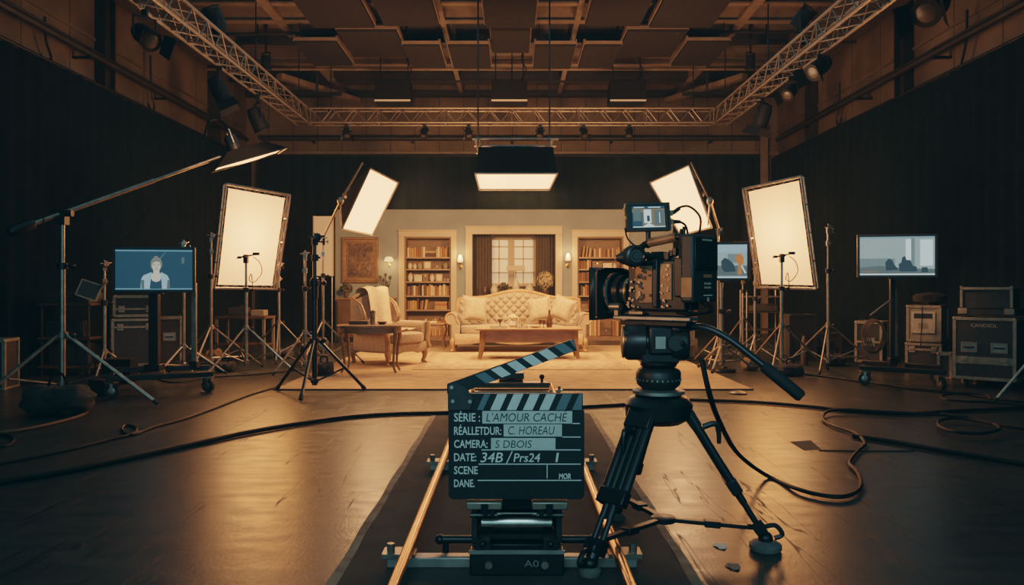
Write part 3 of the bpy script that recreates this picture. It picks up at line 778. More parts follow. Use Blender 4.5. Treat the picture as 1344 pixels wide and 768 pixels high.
# sideboard left
t = thing('sideboard', 'dark walnut sideboard under the painting behind the armchair', 'cabinet', ((sx(449)+sx(523))/2-.03,SY-.28,0))
hw = .60
obj('carcass', MB().span((-hw,-.19,.1),(hw,.19,.90)), 'darkwood', t, bev=.006)
obj('top', MB().span((-hw-.03,-.22,.902),(hw+.03,.21,.94)), 'wood', t, bev=.008)
for s in (-1,1):
    d = obj('door', MB().span((min(.01*s,s*(hw-.03)),-.21,.14),(max(.01*s,s*(hw-.03)),-.191,.86)).span((min(.08*s,s*(hw-.1)),-.216,.2),(max(.08*s,s*(hw-.1)),-.205,.8)), 'darkwood', t, bev=.004)
    obj('knob', MB().ball((s*.05,-.225,.5),.014,8,6), 'brass', d)
    for y in (-.14,.14): obj('leg', MB().tube((s*(hw-.06),y,0),(s*(hw-.06),y,.1),.02,.03,8), 'darkwood', t)
SBT = .942
plant('dark spiky plant on the left end of the sideboard', (sx(458),SY-.3,SBT), .13, .11, 90, 'leaf', .06, (.05,.09), seed=8)
t = thing('mantel_clock', 'dark rounded mantel clock on the sideboard below the painting', 'clock', (sx(491),SY-.3,SBT))
pr = [(-.15,0),(.15,0),(.15,.1)]+[(.15*math.cos(a),.1+.07*math.sin(a)) for a in (k*PI/8 for k in range(1,8))]+[(-.15,.1)]
obj('case', MB().prism(pr, .12, Matrix.Translation((0,-.06,0))), 'darkwood', t, bev=.006)
obj('dial', MB().lathe([(.05,0),(.048,.006),(.001,.007)], (0,-.06,.09), (0,-1,0), 18), 'ceramic', t)
t = thing('candelabra', 'dark branched candelabra with flower heads on the sideboard right end', 'candelabra', (sx(509),SY-.3,SBT))
obj('base', MB().lathe([(.07,0),(.07,.015),(.02,.03),(.012,.12)], n=14), 'darkceramic', t)
m = MB().tube((0,0,.1),(0,0,.46),.01,n=7)
for a in (-.11,.1,-.05): m.path([(0,0,.15+abs(a)),(a*.8,0,.18+abs(a)),(a,0,.3+abs(a))], .008, 6, smooth=4)
obj('branches', m, 'darkceramic', t)
m = MB()
for i, (a,z) in enumerate([(-.11,.44),(.1,.43),(-.05,.38),(0,.49),(.02,.33),(.06,.26)]): m.ball((a,-.01,z),(.035,.03,.04),9,6,wob=.5,seed=i)
obj('flower_heads', m, 'leaf', t)
t = thing('wall_lamp', 'small lit dome-shaded lamp on the wall beside the painting', 'wall lamp', (sx(511.5),SY,sz(341)))
obj('lamp_shade', MB().lathe([(.105,-.035),(.10,-.01),(.075,.045),(.05,.06)], (0,-.12,0), n=20), 'shade', t)
obj('stem', MB().path([(0,-.005,-.12),(0,-.1,-.14),(0,-.12,-.06),(0,-.12,0)], .008, 7, smooth=4), 'brass', t)
obj('backplate', MB().lathe([(.03,.001),(.028,.015),(.005,.02)], (0,0,-.12), (0,-1,0), 12), 'brass', t)
l = bpy.data.lights.new('wall_lamp_bulb','POINT'); l.energy = 5; l.color = (1,.5,.2); l.shadow_soft_size = .06
lo = bpy.data.objects.new('wall_lamp_bulb', l); C.objects.link(lo); lo.location = (sx(511.5),SY-.2,sz(347))

# ---------------------------------------------------------------- rugs
m = MB(); m.cur = 0; m.span((-2.73,9.2,0.001),(2.76,15.9,.014))
t = thing('area_rug', 'large woven beige rug with dark front edge under the seating', 'rug')
obj('pile', m, 'rug', t, smooth=False)
obj('binding', MB().span((-2.74,9.16,.001),(2.77,9.199,.016)), 'rug_border', t, smooth=False)
t = thing('area_rug', 'smaller faded rug lying on the beige rug before the sofa', 'rug')
obj('pile', MB().span((-1.28,11.4,.0145),(1.55,14.15,.020)), 'rug2', t, smooth=False)
m = MB()
for a in ((-1.41,11.25,1.68,11.4),(-1.41,14.15,1.68,14.3),(-1.41,11.4,-1.28,14.15),(1.55,11.4,1.68,14.15)): m.span((a[0],a[1],.0145),(a[2],a[3],.0205))
obj('border', m, 'rug2b', t, smooth=False)
RZ = .0212
# ---------------------------------------------------------------- sofa
def cabriole(h, out, r=.035):
    """curved leg from (0,0,h) down to a toe kicked out along out"""
    o = Vector(out)
    return MB().path([Vector((0,0,h)), Vector((0,0,h*.75))+o*.03, Vector((0,0,h*.4))+o*.02, Vector((0,0,h*.14))-o*.01, Vector((0,0,.03))+o*.03, Vector((0,0,.012))+o*.06], [r*1.5, r*1.35, r*.85, r*.55, r*.6, r*.45], 9, smooth=4)
def tufted(w, zb, ztop, y0, lean, sp=.082, n=(190,70), thick=.085):
    def fn(i, j):
        u = -w+2*w*i; zt = ztop(u/w); z = zb+(zt-zb)*j
        a, b = u/sp/1.0, (z-zb)/sp
        s = abs(math.sin(PI*(a+b)/2*1.0)*math.sin(PI*(a-b)/2))**.5
        e = min(1, (1-abs(u)/w)/.06, (1-j)/.12+.0, 1)
        return Vector((u, y0+lean*j - thick*max(0,e)**.5*(.35+.65*s), z))
    return MB().grid(fn, *n)
t = thing('chesterfield_sofa', 'long cream button-tufted sofa with camel back and scroll arms', 'sofa', (.12,14.55,RZ+.009))
hb = lambda u: .93+.13*max(0,math.cos(u*PI/1.25))**1.5 if abs(u) < .62 else .93-.02*max(0,(abs(u)-.7))/.3
obj('backrest', tufted(1.12,.40,hb,.30,.12), 'uphol', t)
m = MB(); k = 40
top = [Vector((-1.13+2.26*i/k,.40,hb(-1+2*i/k)+.015)) for i in range(k+1)]
m.path([(-1.15,.40,.55)]+top+[(1.15,.40,.55)], .032, 8)
obj('crest_rail', m, 'woodlight', t)
m = MB()
pr = [(-1.12,.3),(1.12,.3),(1.12,.93)]+[(1.1-2.2*i/20, hb(1-2*i/20)) for i in range(1,20)]+[(-1.12,.93)]
m.prism(pr, .1, Matrix.Translation((0,.38,0)))
obj('back_shell', m, 'uphol', t)
for s in (-1,1):
    prof = [(.0,.25),(.0,.55),(-.02,.58)]
    cx, cz, r = .06, .59, .10
    poly = [(-.09,.22),(-.09,.5)]+[(cx+r*math.cos(a), cz+r*math.sin(a)) for a in [PI*1.05-PI*1.5*i/14 for i in range(15)]]+[(.06,.48),(.05,.22)]
    poly = [(s*x,z) for x,z in poly]
    a = obj('armrest', MB().prism(poly, .86, Matrix.Translation((s*1.14,-.42,0))), 'uphol', t, bev=.018)
    a2 = obj('arm_facing', MB().path([(s*(1.14+x*.97),-.425,z*.98+.01) for x,z in [(abs(p[0])*1 if p[0]*s>0 else -abs(p[0]),p[1]) for p in poly[1:-1]]], .014, 6), 'woodlight', t)
obj('seat_cushion', MB().ball((0,-.04,.385),(1.05,.40,.085),40,12,.32), 'uphol', t)
# apron with a scalloped lower edge
m = MB()
def apr(i, j):
    u = -1.13+2.26*i
    zl = .20-.05*abs(math.cos(u*PI/1.1))-.02
    return Vector((u,-.43-.02*math.sin(PI*j),zl+(.32-zl)*j))
m.grid(apr, 60, 5)
obj('seat_frame', m.span((-1.12,-.42,.2),(1.12,.45,.305)), 'uphol2', t)
for s in (-1,1):
    for y in (-.38,.38): obj('leg', MB().add(*(lambda q: (q.v,q.f))(cabriole(.22,(s*.6,-.8 if y<0 else .6,0)))), 'woodlight', t, xf=Matrix.Translation((s*1.16,y,.0)))
def throw_pillow(label, loc, rot, w=.5, mm='pillow'):
    t = thing('throw_pillow', label, 'cushion', loc); t.rotation_euler = rot
    h = w/2
    def side(sg):
        return lambda i, j: Vector(((i*2-1)*h*(1-.10*math.sin(PI*j)), sg*.085*(max(0,(1-(2*i-1)**4)*(1-(2*j-1)**4)))**.55, (j*2-1)*h*(1-.10*math.sin(PI*i))))
    m = MB().grid(side(1),18,18); m.grid(side(-1),18,18)
    obj('cover', m, mm, t)
    e = [Vector((x*h,0,0))+Vector((0,0,z*h)) for x,z in [(-1,-1),(0,-.9),(1,-1),(.9,0),(1,1),(0,.9),(-1,1),(-.9,0)]]
    obj('piping', MB().path(e, .008, 6, closed=True), mm, t)
PZ = .515+RZ
throw_pillow('cream square cushion at the left end of the sofa', (-.67,14.40,PZ+.245), (-.22,.1,.35), .46)
throw_pillow('cream cushion on the sofa right end, leaning on the tufted back', (.50,14.46,PZ+.24), (-.22,-.2,-.2), .43)
throw_pillow('cream cushion at the sofa right end, in front by the arm', (.90,14.20,PZ+.255), (-.22,.3,-.55), .42)
# ---------------------------------------------------------------- armchairs
def armchair(label, loc, rz):
    t = thing('wing_armchair', label, 'armchair', loc, rz)
    hb = lambda u: .97+.10*math.cos(u*PI/2)
    obj('backrest', MB().grid(lambda i, j: Vector((-.33+.66*i, .27+.13*j-.07*(math.sin(PI*i)**.5), .40+(hb(-1+2*i)-.40)*j)), 20, 16).grid(lambda i, j: Vector((-.33+.66*i, .33+.13*j, .30+(hb(-1+2*i)-.30)*j)), 20, 8), 'uphol2', t)
    obj('crest_rail', MB().path([(-.37,.40,.6)]+[Vector((-.36+.72*i/16,.43,hb(-1+i/8)+.01)) for i in range(17)]+[(.37,.40,.6)], .03, 8), 'woodlight', t)
    for s in (-1,1):
        # wing: a curved padded flap from the back towards the front
        def wing(i, j, o=0):
            z = .56+(.99-.56)*j; dep = .27*(1-.45*abs(j-.45)**1.2*1.5)
            return Vector((s*(.36+.02*math.sin(PI*i)+o), .43-dep*i, z-.10*i*j))
        m = MB().grid(lambda i,j: wing(i,j,-.035), 8, 12).grid(lambda i,j: wing(i,j,.035), 8, 12)
        m.grid(lambda i,j: wing(1,i,-.035+.07*j)+Vector((0,-.012*math.sin(PI*j),0)), 12, 4).grid(lambda i,j: wing(i,1,-.035+.07*j), 8, 3)
        obj('wing', m, 'uphol2', t)
        obj('wing_trim', MB().path([wing(1,k/10)+Vector((0,-.012,0)) for k in range(11)]+[wing(1-k/6,1)+Vector((0,0,.012)) for k in range(1,7)], .02, 7), 'woodlight', t)
        poly = [(-.06,.2),(-.06,.5)]+[(.02+.085*math.cos(a), .555+.085*math.sin(a)) for a in [PI*1.05-PI*1.45*i/12 for i in range(13)]]+[(.045,.46),(.045,.2)]
        obj('armrest', MB().prism([(s*x,z) for x,z in poly], .70, Matrix.Translation((s*.38,-.36,0))), 'uphol2', t, bev=.015)
        obj('arm_facing', MB().path([(s*.38+s*.06,-.37,.63),(s*.38+s*.07,-.385,.5),(s*.38+s*.03,-.40,.36),(s*.38+s*.05,-.42,.24)], [.035,.04,.03,.035], 8, smooth=4), 'woodlight', t)
    obj('seat_cushion', MB().ball((0,-.08,.40),(.33,.40,.085),28,10,.35), 'uphol2', t)
    m = MB().span((-.41,-.38,.19),(.41,.42,.32))
    m.grid(lambda i,j: Vector((-.42+.84*i,-.395-.02*math.sin(PI*j),(.16+.04*abs(math.cos(i*2*PI)))+(.32-.18)*j)), 30, 4)
    obj('seat_frame', m, 'uphol2', t)
    for s in (-1,1):
        for y in (-.34,.37): obj('leg', cabriole(.21,(s*.6,-.9 if y<0 else .5,0)), 'woodlight', t, xf=Matrix.Translation((s*.37,y,0)))
    return t
ac = armchair('cream wing armchair with carved wood trim at the rug left side', (-1.86,12.15,.022), .92)
ac2 = dup(ac, (2.42,13.0,.022), -.85, 'cream wing armchair partly hidden behind the cinema camera')
# throw on the left armchair
t = thing('throw_blanket', 'rumpled cream throw draped over the wing armchair back', 'blanket', (-1.86,12.15,.022), .92)
def thr(i, j):
    u = -.27+(.50-.12*j)*i+.03*math.sin(j*7)+.10*j
    s = j*1.55
    if s < .28: p = Vector((u+.04*i,.515,.82+s*.98))
    elif s < .42: a = (s-.28)/.14*PI; p = Vector((u,.515-.115*(1-math.cos(a)),1.105+.05*math.sin(a)))
    elif s < 1.03: q = (s-.42)/.61; p = Vector((u+.05*q,.285-.125*q,1.09-.575*q))
    else: q = (s-1.03)/.52; p = Vector((u+.08*q,.16-.42*q,.525-.01*q))
    p += Vector((0,-.026*math.sin(i*9+j*5)*(1 if s>.42 else .2)-.01,.012*math.sin(i*11-j*9)+.006))
    return p
obj('cloth', MB().grid(thr, 24, 60), 'throw', t)
# ---------------------------------------------------------------- tables
def oval_table(label, loc, a, b, h, name='side_table', rz=0):
    t = thing(name, label, 'table', loc, rz)
    n = 32
    poly = [(a*math.copysign(abs(math.cos(k*2*PI/n))**.8,math.cos(k*2*PI/n)), b*math.copysign(abs(math.sin(k*2*PI/n))**.8,math.sin(k*2*PI/n))) for k in range(n)]
    def slab(z0, z1, s): 
        return MB().add([(x*s,y*s,z0) for x,y in poly]+[(x*s,y*s,z1) for x,y in poly], [tuple(range(n-1,-1,-1)),tuple(range(n,2*n))]+[(i,(i+1)%n,(i+1)%n+n,i+n) for i in range(n)])
    obj('tabletop', slab(h-.028,h,1), 'woodh', t, bev=.008)
    obj('apron', slab(h-.11,h-.0285,.9), 'wood', t)
    for sx_ in (-1,1):
        for sy in (-1,1):
            o = Vector((sx_*.5,sy*.4,0))
            x, y = sx_*a*.74, sy*b*.6
            obj('leg', MB().path([Vector((x,y,h-.05)),Vector((x,y,h-.14))+o*.05,Vector((x,y,h*.5))+o*.005,Vector((x,y,h*.18))-o*.02,Vector((x,y,.03))+o*.03,Vector((x,y,.008))+o*.06],[.03,.032,.021,.015,.017,.014],8,smooth=4), 'wood', t)
    return t
oval_table('oval walnut side table with curved legs beside the wing armchair', (-1.93,10.95,.022), .46, .28, .645)
TT = .022+.646
t = thing('trinket_box', 'dark closed box on the oval side table', 'box', (W(471,420,10.95).x,10.98,TT))
obj('body', MB().span((-.13,-.08,0),(.13,.08,.035)), 'darkwood', t, bev=.005); obj('lid', MB().span((-.135,-.085,.036),(.135,.085,.055)), 'wood', t, bev=.006)
t = thing('tall_mug', 'tall dark metal beaker standing on the oval side table', 'cup', (W(490,420,10.95).x,10.9,TT))
obj('body', MB().lathe([(.032,0),(.035,.02),(.036,.15),(.041,.17)], n=16), 'dullchrome', t); obj('lid', MB().lathe([(.042,.171),(.04,.185),(.012,.19),(.012,.2)], n=14), 'blackmetal', t)
t = thing('small_glass', 'small drinking glass behind the beaker on the oval side table', 'glass', (W(481,420,10.95).x,11.1,TT))
obj('bowl', MB().lathe([(.024,0),(.03,.08),(.028,.08),(.022,.006)], n=14, caps=False), 'ceramic', t); obj('foot', MB().lathe([(.026,.0005),(.024,.006)], n=14), 'ceramic', t)
t = thing('ashtray', 'round dark dish at the right of the oval side table', 'dish', (W(501,420,10.95).x,10.98,TT))
obj('bowl', MB().lathe([(.04,0),(.07,.035),(.062,.035),(.035,.008)], n=18), 'darkceramic', t); obj('rim', MB().lathe([(.062,.0352),(.072,.038),(.062,.041)], n=18), 'gold', t)
# small table between armchair and sofa
oval_table('small round table between the armchair and the sofa', (W(570,430,15.2).x,15.2,.022), .25, .22, .47, 'end_table')
t = thing('paper_book', 'cream book lying on the small table left of the sofa', 'book', (W(566,430,15.2).x,15.2,.4935))
obj('cover', MB().span((-.11,-.08,0),(.11,.08,.03)), 'ceramic', t, bev=.004); obj('page_block', MB().span((-.107,-.085,.005),(.112,-.0805,.025)), 'book_pages', t)
# coffee table
t = thing('coffee_table', 'long walnut coffee table with deep apron before the sofa', 'table', (.27,13.05,RZ))
def slab(w, d, z0, z1, m, nm, bev=.006): obj(nm, MB().span((-w,-d,z0),(w,d,z1)), m, t, bev=bev)
slab(.85,.36,.468,.50,'woodh','tabletop',.01); slab(.76,.29,.27,.467,'wood','apron')
for s in (-1,1):
    for y in (-.27,.27): obj('leg', MB().path([(s*.74,y,.46),(s*.745,y,.3),(s*.77,y*1.02,.12),(s*.79,y*1.06,.012)],[.05,.046,.034,.03],8,smooth=3), 'wood', t)
CZ = RZ+.501
def cx(px, d=13.0): return (px-672)*d/F
for px, w, lab in ((654,.26,'dark flat book at the left of the coffee table'),(685,.20,'dark flat book in the middle of the coffee table')):
    t = thing('flat_book', lab, 'book', (cx(px,12.85),12.83,CZ)); obj('cover', MB().span((-w/2,-.09,0),(w/2,.09,.028)), 'darkceramic', t, bev=.004); obj('page_block', MB().span((-w/2+.004,-.094,.005),(w/2-.004,-.0905,.023)), 'book_pages', t)
t = thing('flower_jar', 'rounded jar of pale blooms on the coffee table', 'flowers', (cx(673),13.12,CZ))
obj('jar', MB().lathe([(.05,0),(.07,.03),(.065,.08),(.05,.1)], n=16), 'ceramic', t)
m = MB(); rr = random.Random(5)
for i in range(16):
    a = i*2.4; r = .05*math.sqrt(i/16)*1.6; m.ball((math.cos(a)*r,math.sin(a)*r,.14+.05*(1-i/16)),(.026,.026,.022),8,5,wob=.4,seed=i)
obj('blooms', m, 'bloom', t)
t = thing('candle_lantern', 'small arched cage lantern on the coffee table', 'lantern', (cx(685),13.12,CZ))
obj('base', MB().span((-.085,-.06,0),(.085,.06,.015)), 'darkwood', t)
m = MB()
for x in (-.075,-.04,0,.04,.075):
    zt = .10+.055*math.sqrt(max(0,1-(x/.08)**2))
    for y in (-.05,.05): m.tube((x,y,.015),(x,y,zt),.005,n=5)
for y in (-.05,.05): m.path([(.08*math.cos(k*PI/10),y,.10+.06*math.sin(k*PI/10)) for k in range(11)],.006,5); m.tube((-.08,y,.09),(.08,y,.09),.005,n=5)
obj('cage', m, 'goldlight', t)
obj('candle', MB().lathe([(.022,.0155),(.022,.07),(.004,.073),(.003,.085)], n=12), 'ceramic', t)
t = thing('goblet', 'small dark goblet on the coffee table behind the left book', 'cup', (cx(656),13.2,CZ))
obj('bowl', MB().lathe([(.012,.06),(.035,.085),(.04,.125),(.036,.125),(.03,.09)], n=14), 'darkceramic', t); obj('stem', MB().lathe([(.03,0),(.028,.008),(.008,.02),(.008,.059)], n=12), 'darkceramic', t)
t = thing('tall_bottle', 'tall brown bottle at the right of the coffee table', 'bottle', (cx(721),13.0,CZ))
obj('body', MB().lathe([(.045,0),(.048,.02),(.048,.15),(.02,.2),(.016,.255),(.019,.26),(.019,.275)], n=18), 'bottle', t); obj('stopper', MB().lathe([(.015,.2755),(.018,.29),(.012,.3)], n=12), 'woodlight', t)
for px, y, lab in ((709,13.1,'small dark glass left of the tall bottle, farther from it'),(713.5,12.95,'small dark glass left of the tall bottle, nearest to it')):
    t = thing('liqueur_glass', lab, 'glass', (cx(px),y,CZ)); obj('bowl', MB().lathe([(.01,.05),(.028,.07),(.03,.12),(.024,.12)], n=12), 'bottle', t); obj('stem', MB().lathe([(.025,0),(.023,.006),(.006,.012),(.006,.049)], n=10), 'bottle', t)
t = thing('serving_dish', 'low pale dish between the lantern and the glasses', 'dish', (cx(702),12.9,CZ)); obj('bowl', MB().lathe([(.05,0),(.09,.022),(.084,.024),(.05,.006)], n=18), 'ceramic', t); obj('rim', MB().lathe([(.084,.0245),(.092,.026),(.084,.029)], n=18), 'goldlight', t)
# ================================================================== light stands
def stand(label, px, d, top, legz, spread, yaw, m='dullchrome', r=.02, head='grip', legbot=.012, polebot=.1, name='light_stand', strut=False, group=None, braces=True):
    """top = pixel row of the pole's top; legz = pixel row where the legs leave the pole"""
    zt = H-(top-HY)*d/F; zl = H-(legz-HY)*d/F
    t = thing(name, label, 'light stand', ((px-672)*d/F, d, 0), yaw, group)
    zm = zl+(zt-zl)*.55
    obj('pole', MB().tube((0,0,polebot),(0,0,zm),r,n=12), m, t)
    obj('riser', MB().tube((0,0,zm),(0,0,zt),r*.72,n=10), m, t)
    for z, k in ((zl,'leg_collar'),(zm,'lock_collar')):
        c = obj(k, MB().lathe([(r*1.05,-.035),(r*1.7,-.03),(r*1.75,.03),(r*1.05,.035)], (0,0,z), n=12), 'blackmetal' if k=='lock_collar' else m, t)
        obj('knob', MB().tube((r,0,z),(r*3.2,0,z),r*.35,n=6).ball((r*3.6,0,z),(r*.9,r*.9,r*.9),8,6), 'blackmetal', c)
    obj('lower_collar', MB().lathe([(r*1.05,-.03),(r*1.5,-.025),(r*1.5,.025),(r*1.05,.03)], (0,0,polebot+.05), n=12), m, t)
    for k in range(3):
        a = k*2*PI/3; u = Vector((math.cos(a),math.sin(a),0))
        p, q = u*r*1.6+Vector((0,0,zl)), u*spread+Vector((0,0,legbot+.012))
        l = obj('leg', MB().tube(p, q, r*.62, n=8), m, t)
        obj('rubber_foot', MB().tube(q-(q-p).normalized()*.05, q+Vector((0,0,-.004)), r*.8, n=8), 'rubber', l)
        if braces:
            b = p.lerp(q,.52); obj('brace', MB().tube(u*r*1.4+Vector((0,0,polebot+.05)), b-Vector((0,0,r)), r*.4, n=6), m, t)
    if head == 'grip':
        g = obj('grip_head', MB().box((0,0,zt-.05),(r*2,r*2,.10)).lathe([(r*1.35,-.018),(r*1.55,-.014),(r*1.55,.014),(r*1.35,.018)], (r*.4,-r*1.6,zt-.015), (0,1,0), 14).tube((-r*2.6,-r*1.6,zt-.015),(r*3.2,-r*1.6,zt+.0),r*.38,n=8).tube((0,0,zt-.01),(0,0,zt+.035),r*.42,n=8), m, t)
        obj('knob', MB().tube((r,0,zt-.06),(r*3.2,0,zt-.06),r*.3,n=6).box((r*3.4,0,zt-.06),(r*.7,r*.6,r*2.6)), 'blackmetal', g)
        obj('lower_knuckle', MB().box((0,0,zt-.24),(r*2.2,r*2.2,.07)).tube((0,r,zt-.24),(0,-r*3.2,zt-.24),r*.32,n=6).box((0,-r*3.4,zt-.24),(r*2.2,r*.6,r*.7)), m, g)
    elif head == 'pin':
        obj('spigot', MB().tube((0,0,zt),(0,0,zt+.06),r*.5,n=8).box((0,0,zt+.02),(r*2.6,r*2.6,.05)), 'blackmetal', t)
    elif head == 'arm':
        g = obj('grip_head', MB().box((0,0,zt-.01),(r*2.6,r*2.6,.12)).tube((-.13,0,zt+.0),(.17,.0,zt+.06),r*.42,n=8).box((.14,0,zt+.06),(.09,.03,.04)).box((-.09,0,zt+.01),(.05,.035,.035)), 'blackmetal', t)
        obj('knob', MB().tube((0,0,zt+.02),(0,-r*3,zt+.02),r*.35,n=6).box((0,-r*3.2,zt+.02),(r*2.4,r*.6,r*.7)), 'blackmetal', g)
        obj('cable_loop', MB().path([(.10,-.01,zt+.02),(.19,-.01,zt-.06),(.22,-.01,zt-.2),(.12,-.02,zt-.33),(.05,-.02,zt-.30),(.08,-.02,zt-.22),(.10,-.02,zt-.45)], .006, 6, smooth=6), 'cable', g)
    if strut:
        obj('strut', MB().tube((r,0,zl*.30),(spread*.74,0,zl*.30),r*.5,n=8), m, t)
    return t, zt, zl
DG = math.radians; Y137 = 42
# left side
bs, zt, zl = stand('heavy chrome boom stand at the far left carrying the long boom arm', 82, 8.0, 275, 440, .95, DG(0), r=.03, polebot=.17, head=None)
p0 = bs.location
def loc(t, w): return rotz(-t.rotation_euler.z) @ (Vector(w)-t.location)
b0, b1 = Vector((-4.721,7.697,1.755)), W(289,206,9.42)
obj('boom_arm', MB().tube(loc(bs,b0), loc(bs,b0.lerp(b1,.62)), .026, n=10).tube(loc(bs,b0.lerp(b1,.6)), loc(bs,b1), .018, n=10), 'dullchrome', bs)
pv = Vector((p0.x,p0.y,1.924)); 
obj('boom_pivot', MB().box(loc(bs,pv)+Vector((0,0,-.04)), (.09,.09,.15)).tube(loc(bs,pv)+Vector((-.1,0,0)), loc(bs,pv)+Vector((.1,0,0)), .035, n=10), 'blackmetal', bs)
obj('counterweight', MB().lathe([(.05,-.12),(.06,-.1),(.06,.1),(.05,.12)], loc(bs,b0), rotz(-bs.rotation_euler.z)@(b1-b0), 14), 'blackmetal', bs)
obj('hanging_cord', MB().path([loc(bs,b0.lerp(b1,.68)-Vector((0,0,.02))), loc(bs,b0.lerp(b1,.55)-Vector((0,0,.42))), loc(bs,b0.lerp(b1,.45)-Vector((0,0,.52)))], .006, 5, smooth=5), 'cable', bs)
obj('slack_cord', MB().path([loc(bs,W(58,280,7.7)),loc(bs,W(50,360,7.7)),loc(bs,W(43,430,7.75)),loc(bs,W(30,500,7.8))], .006, 5, smooth=5), 'cable', bs)
stand('chrome stand with small tilted panel left of the blue monitor', 137, 10.3, 345, 462, .42, DG(Y137), r=.024)
stand('chrome stand standing behind the blue monitor cart', 241, 10.6, 318, 455, .55, DG(12), r=.022)
stand('tall chrome stand with side strut at the left edge of the left diffusion frame', 277, 11.25, 308, 430, .72, DG(30), r=.022, strut=True, head='grip')
stand('chrome stand with a cabled clamp in front of the left diffusion frame', 323, 11.05, 339, 431, .66, DG(0), r=.024, head='arm')
stand('chrome stand at the lower right corner of the left diffusion frame', 366, 12.7, 346, 423, .62, DG(42), r=.022)
stand('chrome stand with two grip heads left of the black stand', 400.5, 10.9, 332, 437, .58, DG(0), r=.022, legbot=.026)
t, _, _ = stand('black stand planted at the rug corner, nearest of the left stands', 413, 8.85, 310, 447, .58, DG(30), 'satin', r=.03, head='grip')
obj('sleeve', MB().lathe([(.03,1.05),(.04,1.06),(.04,1.28),(.03,1.29)], n=12), 'blackmetal', t)
t9, z9, _ = stand('thin chrome stand holding the left tilted softbox on its slanted arm', 424, 11.9, 312, 423, .60, DG(12), r=.02, legbot=.026)
# right side
stand('tall chrome stand at the right edge of the right diffusion frame', 1087, 11.3, 297, 427, .75, DG(0), r=.022, strut=True)
stand('chrome stand with a tilted clamp before the right diffusion frame', 1026, 11.2, 338, 428, .66, DG(0), r=.024, head='arm')
stand('chrome stand at the lower left corner of the right diffusion frame', 991, 12.7, 352, 441, .56, DG(0), r=.022)
stand('thin chrome stand behind the small right monitor', 975, 13.6, 352, 419, .56, DG(6), r=.02)
tR, zR, _ = stand('chrome stand holding the right tilted softbox behind the camera', 943, 12.0, 300, 440, .55, DG(0), r=.02)
t, _, _ = stand('chrome stand mostly outside the frame, one bright leg showing at right', 1372, 8.1, 240, 455, .52, DG(180), r=.026, braces=False)

def arm(stand_t, z, tip, label=None, m='dullchrome'):
    """slanted arm, part of a stand: from its head past the tip"""
    a = Vector((0,0,z-.06)); b = loc(stand_t, tip)
    obj('slanted_arm', MB().tube(a, b, .016, n=8), m, stand_t)
# small tilted panel on the second stand
t = thing('tablet_mount', 'small tilted dark panel with pale rim hanging beside the left stand', 'monitor', W(117,381,10.3))
R = Matrix.Rotation(.25,3,'Z') @ Matrix.Rotation(-.15,3,'X') @ Matrix.Rotation(.35,3,'Y'); X4 = R.to_4x4()
obj('panel', MB().span((-.12,-.012,-.10),(.12,.012,.10)), 'black', t, xf=X4)
m = MB()
for s in (-1,1): m.span((s*.125-.008,-.018,-.11),(s*.125+.008,.018,.11)); m.span((-.13,-.018,s*.105-.008),(.13,.018,s*.105+.008))
obj('rim', m, 'aluwarm', t, xf=X4)
obj('mount_arm', MB().tube((.13,0,.05),(.15,.01,.05),.012,n=8), 'blackmetal', t)
obj('cord', MB().path([(-.01,.0,-.12),(-.06,0,-.4),(.05,-.03,-.75),(.08,0,-1.0),(-.05,.05,-1.12)], .008, 6, smooth=6), 'cable', t)

# ================================================================== diffusion frames
def plane_pts(px4, ds): return [W(p[0],p[1],d) for p, d in zip(px4, ds)]
def diffusion(label, outer, ds, inset, thick):
    """outer: pixel corners TL,TR,BR,BL with depths"""
    P = plane_pts(outer, ds)
    c = sum(P, Vector())/4
    n = (P[1]-P[0]).cross(P[3]-P[0]).normalized()
    if n.y > 0: n = -n                    # towards the camera
    t = thing('diffusion_frame', label, 'diffusion frame', c)
    q = [p-c for p in P]; bk = [p-n*thick for p in q]
    m = MB()
    for i in range(4): m.tube(q[i], q[(i+1)%4], .016, n=8)
    obj('front_frame', m, 'dullchrome', t)
    m = MB()
    for i in range(4): m.tube(bk[i], bk[(i+1)%4], .016, n=8)
    for i in range(4):
        for k in range(4): m.tube(q[i].lerp(q[(i+1)%4],k/4), bk[i].lerp(bk[(i+1)%4],k/4), .011, n=6)
    obj('rear_frame', m, 'dullchrome', t)
    ctr = sum(q,Vector())/4
    i4 = [v.lerp(v+(q[(k+1)%4]-v).normalized()*inset+(q[(k-1)%4]-v).normalized()*inset,1)-n*thick*.5 for k, v in enumerate(q)]
    W_ = 34
    def fn(i, j):
        p = (i4[0].lerp(i4[1],i)).lerp(i4[3].lerp(i4[2],i), j)
        e = math.sin(PI*i)*math.sin(PI*j)
        w = .35*math.sin(i*9+j*4)+.25*math.sin(j*13-i*7)+.5*math.sin((i+.6*j)*15)*math.exp(-3*(i+j))+.5*math.sin((i-.5*j)*17)*math.exp(-3*(1-i+1-j))
        return p-n*(.05*e+.022*w*e)
    obj('cloth', MB().grid(fn, W_, 36), 'cloth_glow', t)
    l = bpy.data.lights.new('diffusion_lamp','AREA'); l.energy = 38; l.color = (1,.42,.165); l.size = .45
    lo = bpy.data.objects.new('diffusion_lamp', l); C.objects.link(lo); lo.location = c-n*.95+Vector((0,0,.05)); lo.rotation_euler = n.to_track_quat('-Z','Y').to_euler()
    lp = []
    for i in range(4):
        for k in range(6):
            lp.append(i4[i].lerp(i4[(i+1)%4],k/6)); lp.append(q[i].lerp(q[(i+1)%4],(k+.5)/6)-n*thick*.5)
    m = MB().path(lp, .003, 4, closed=True)
    obj('lace', m, 'whitecard', t)
    return t
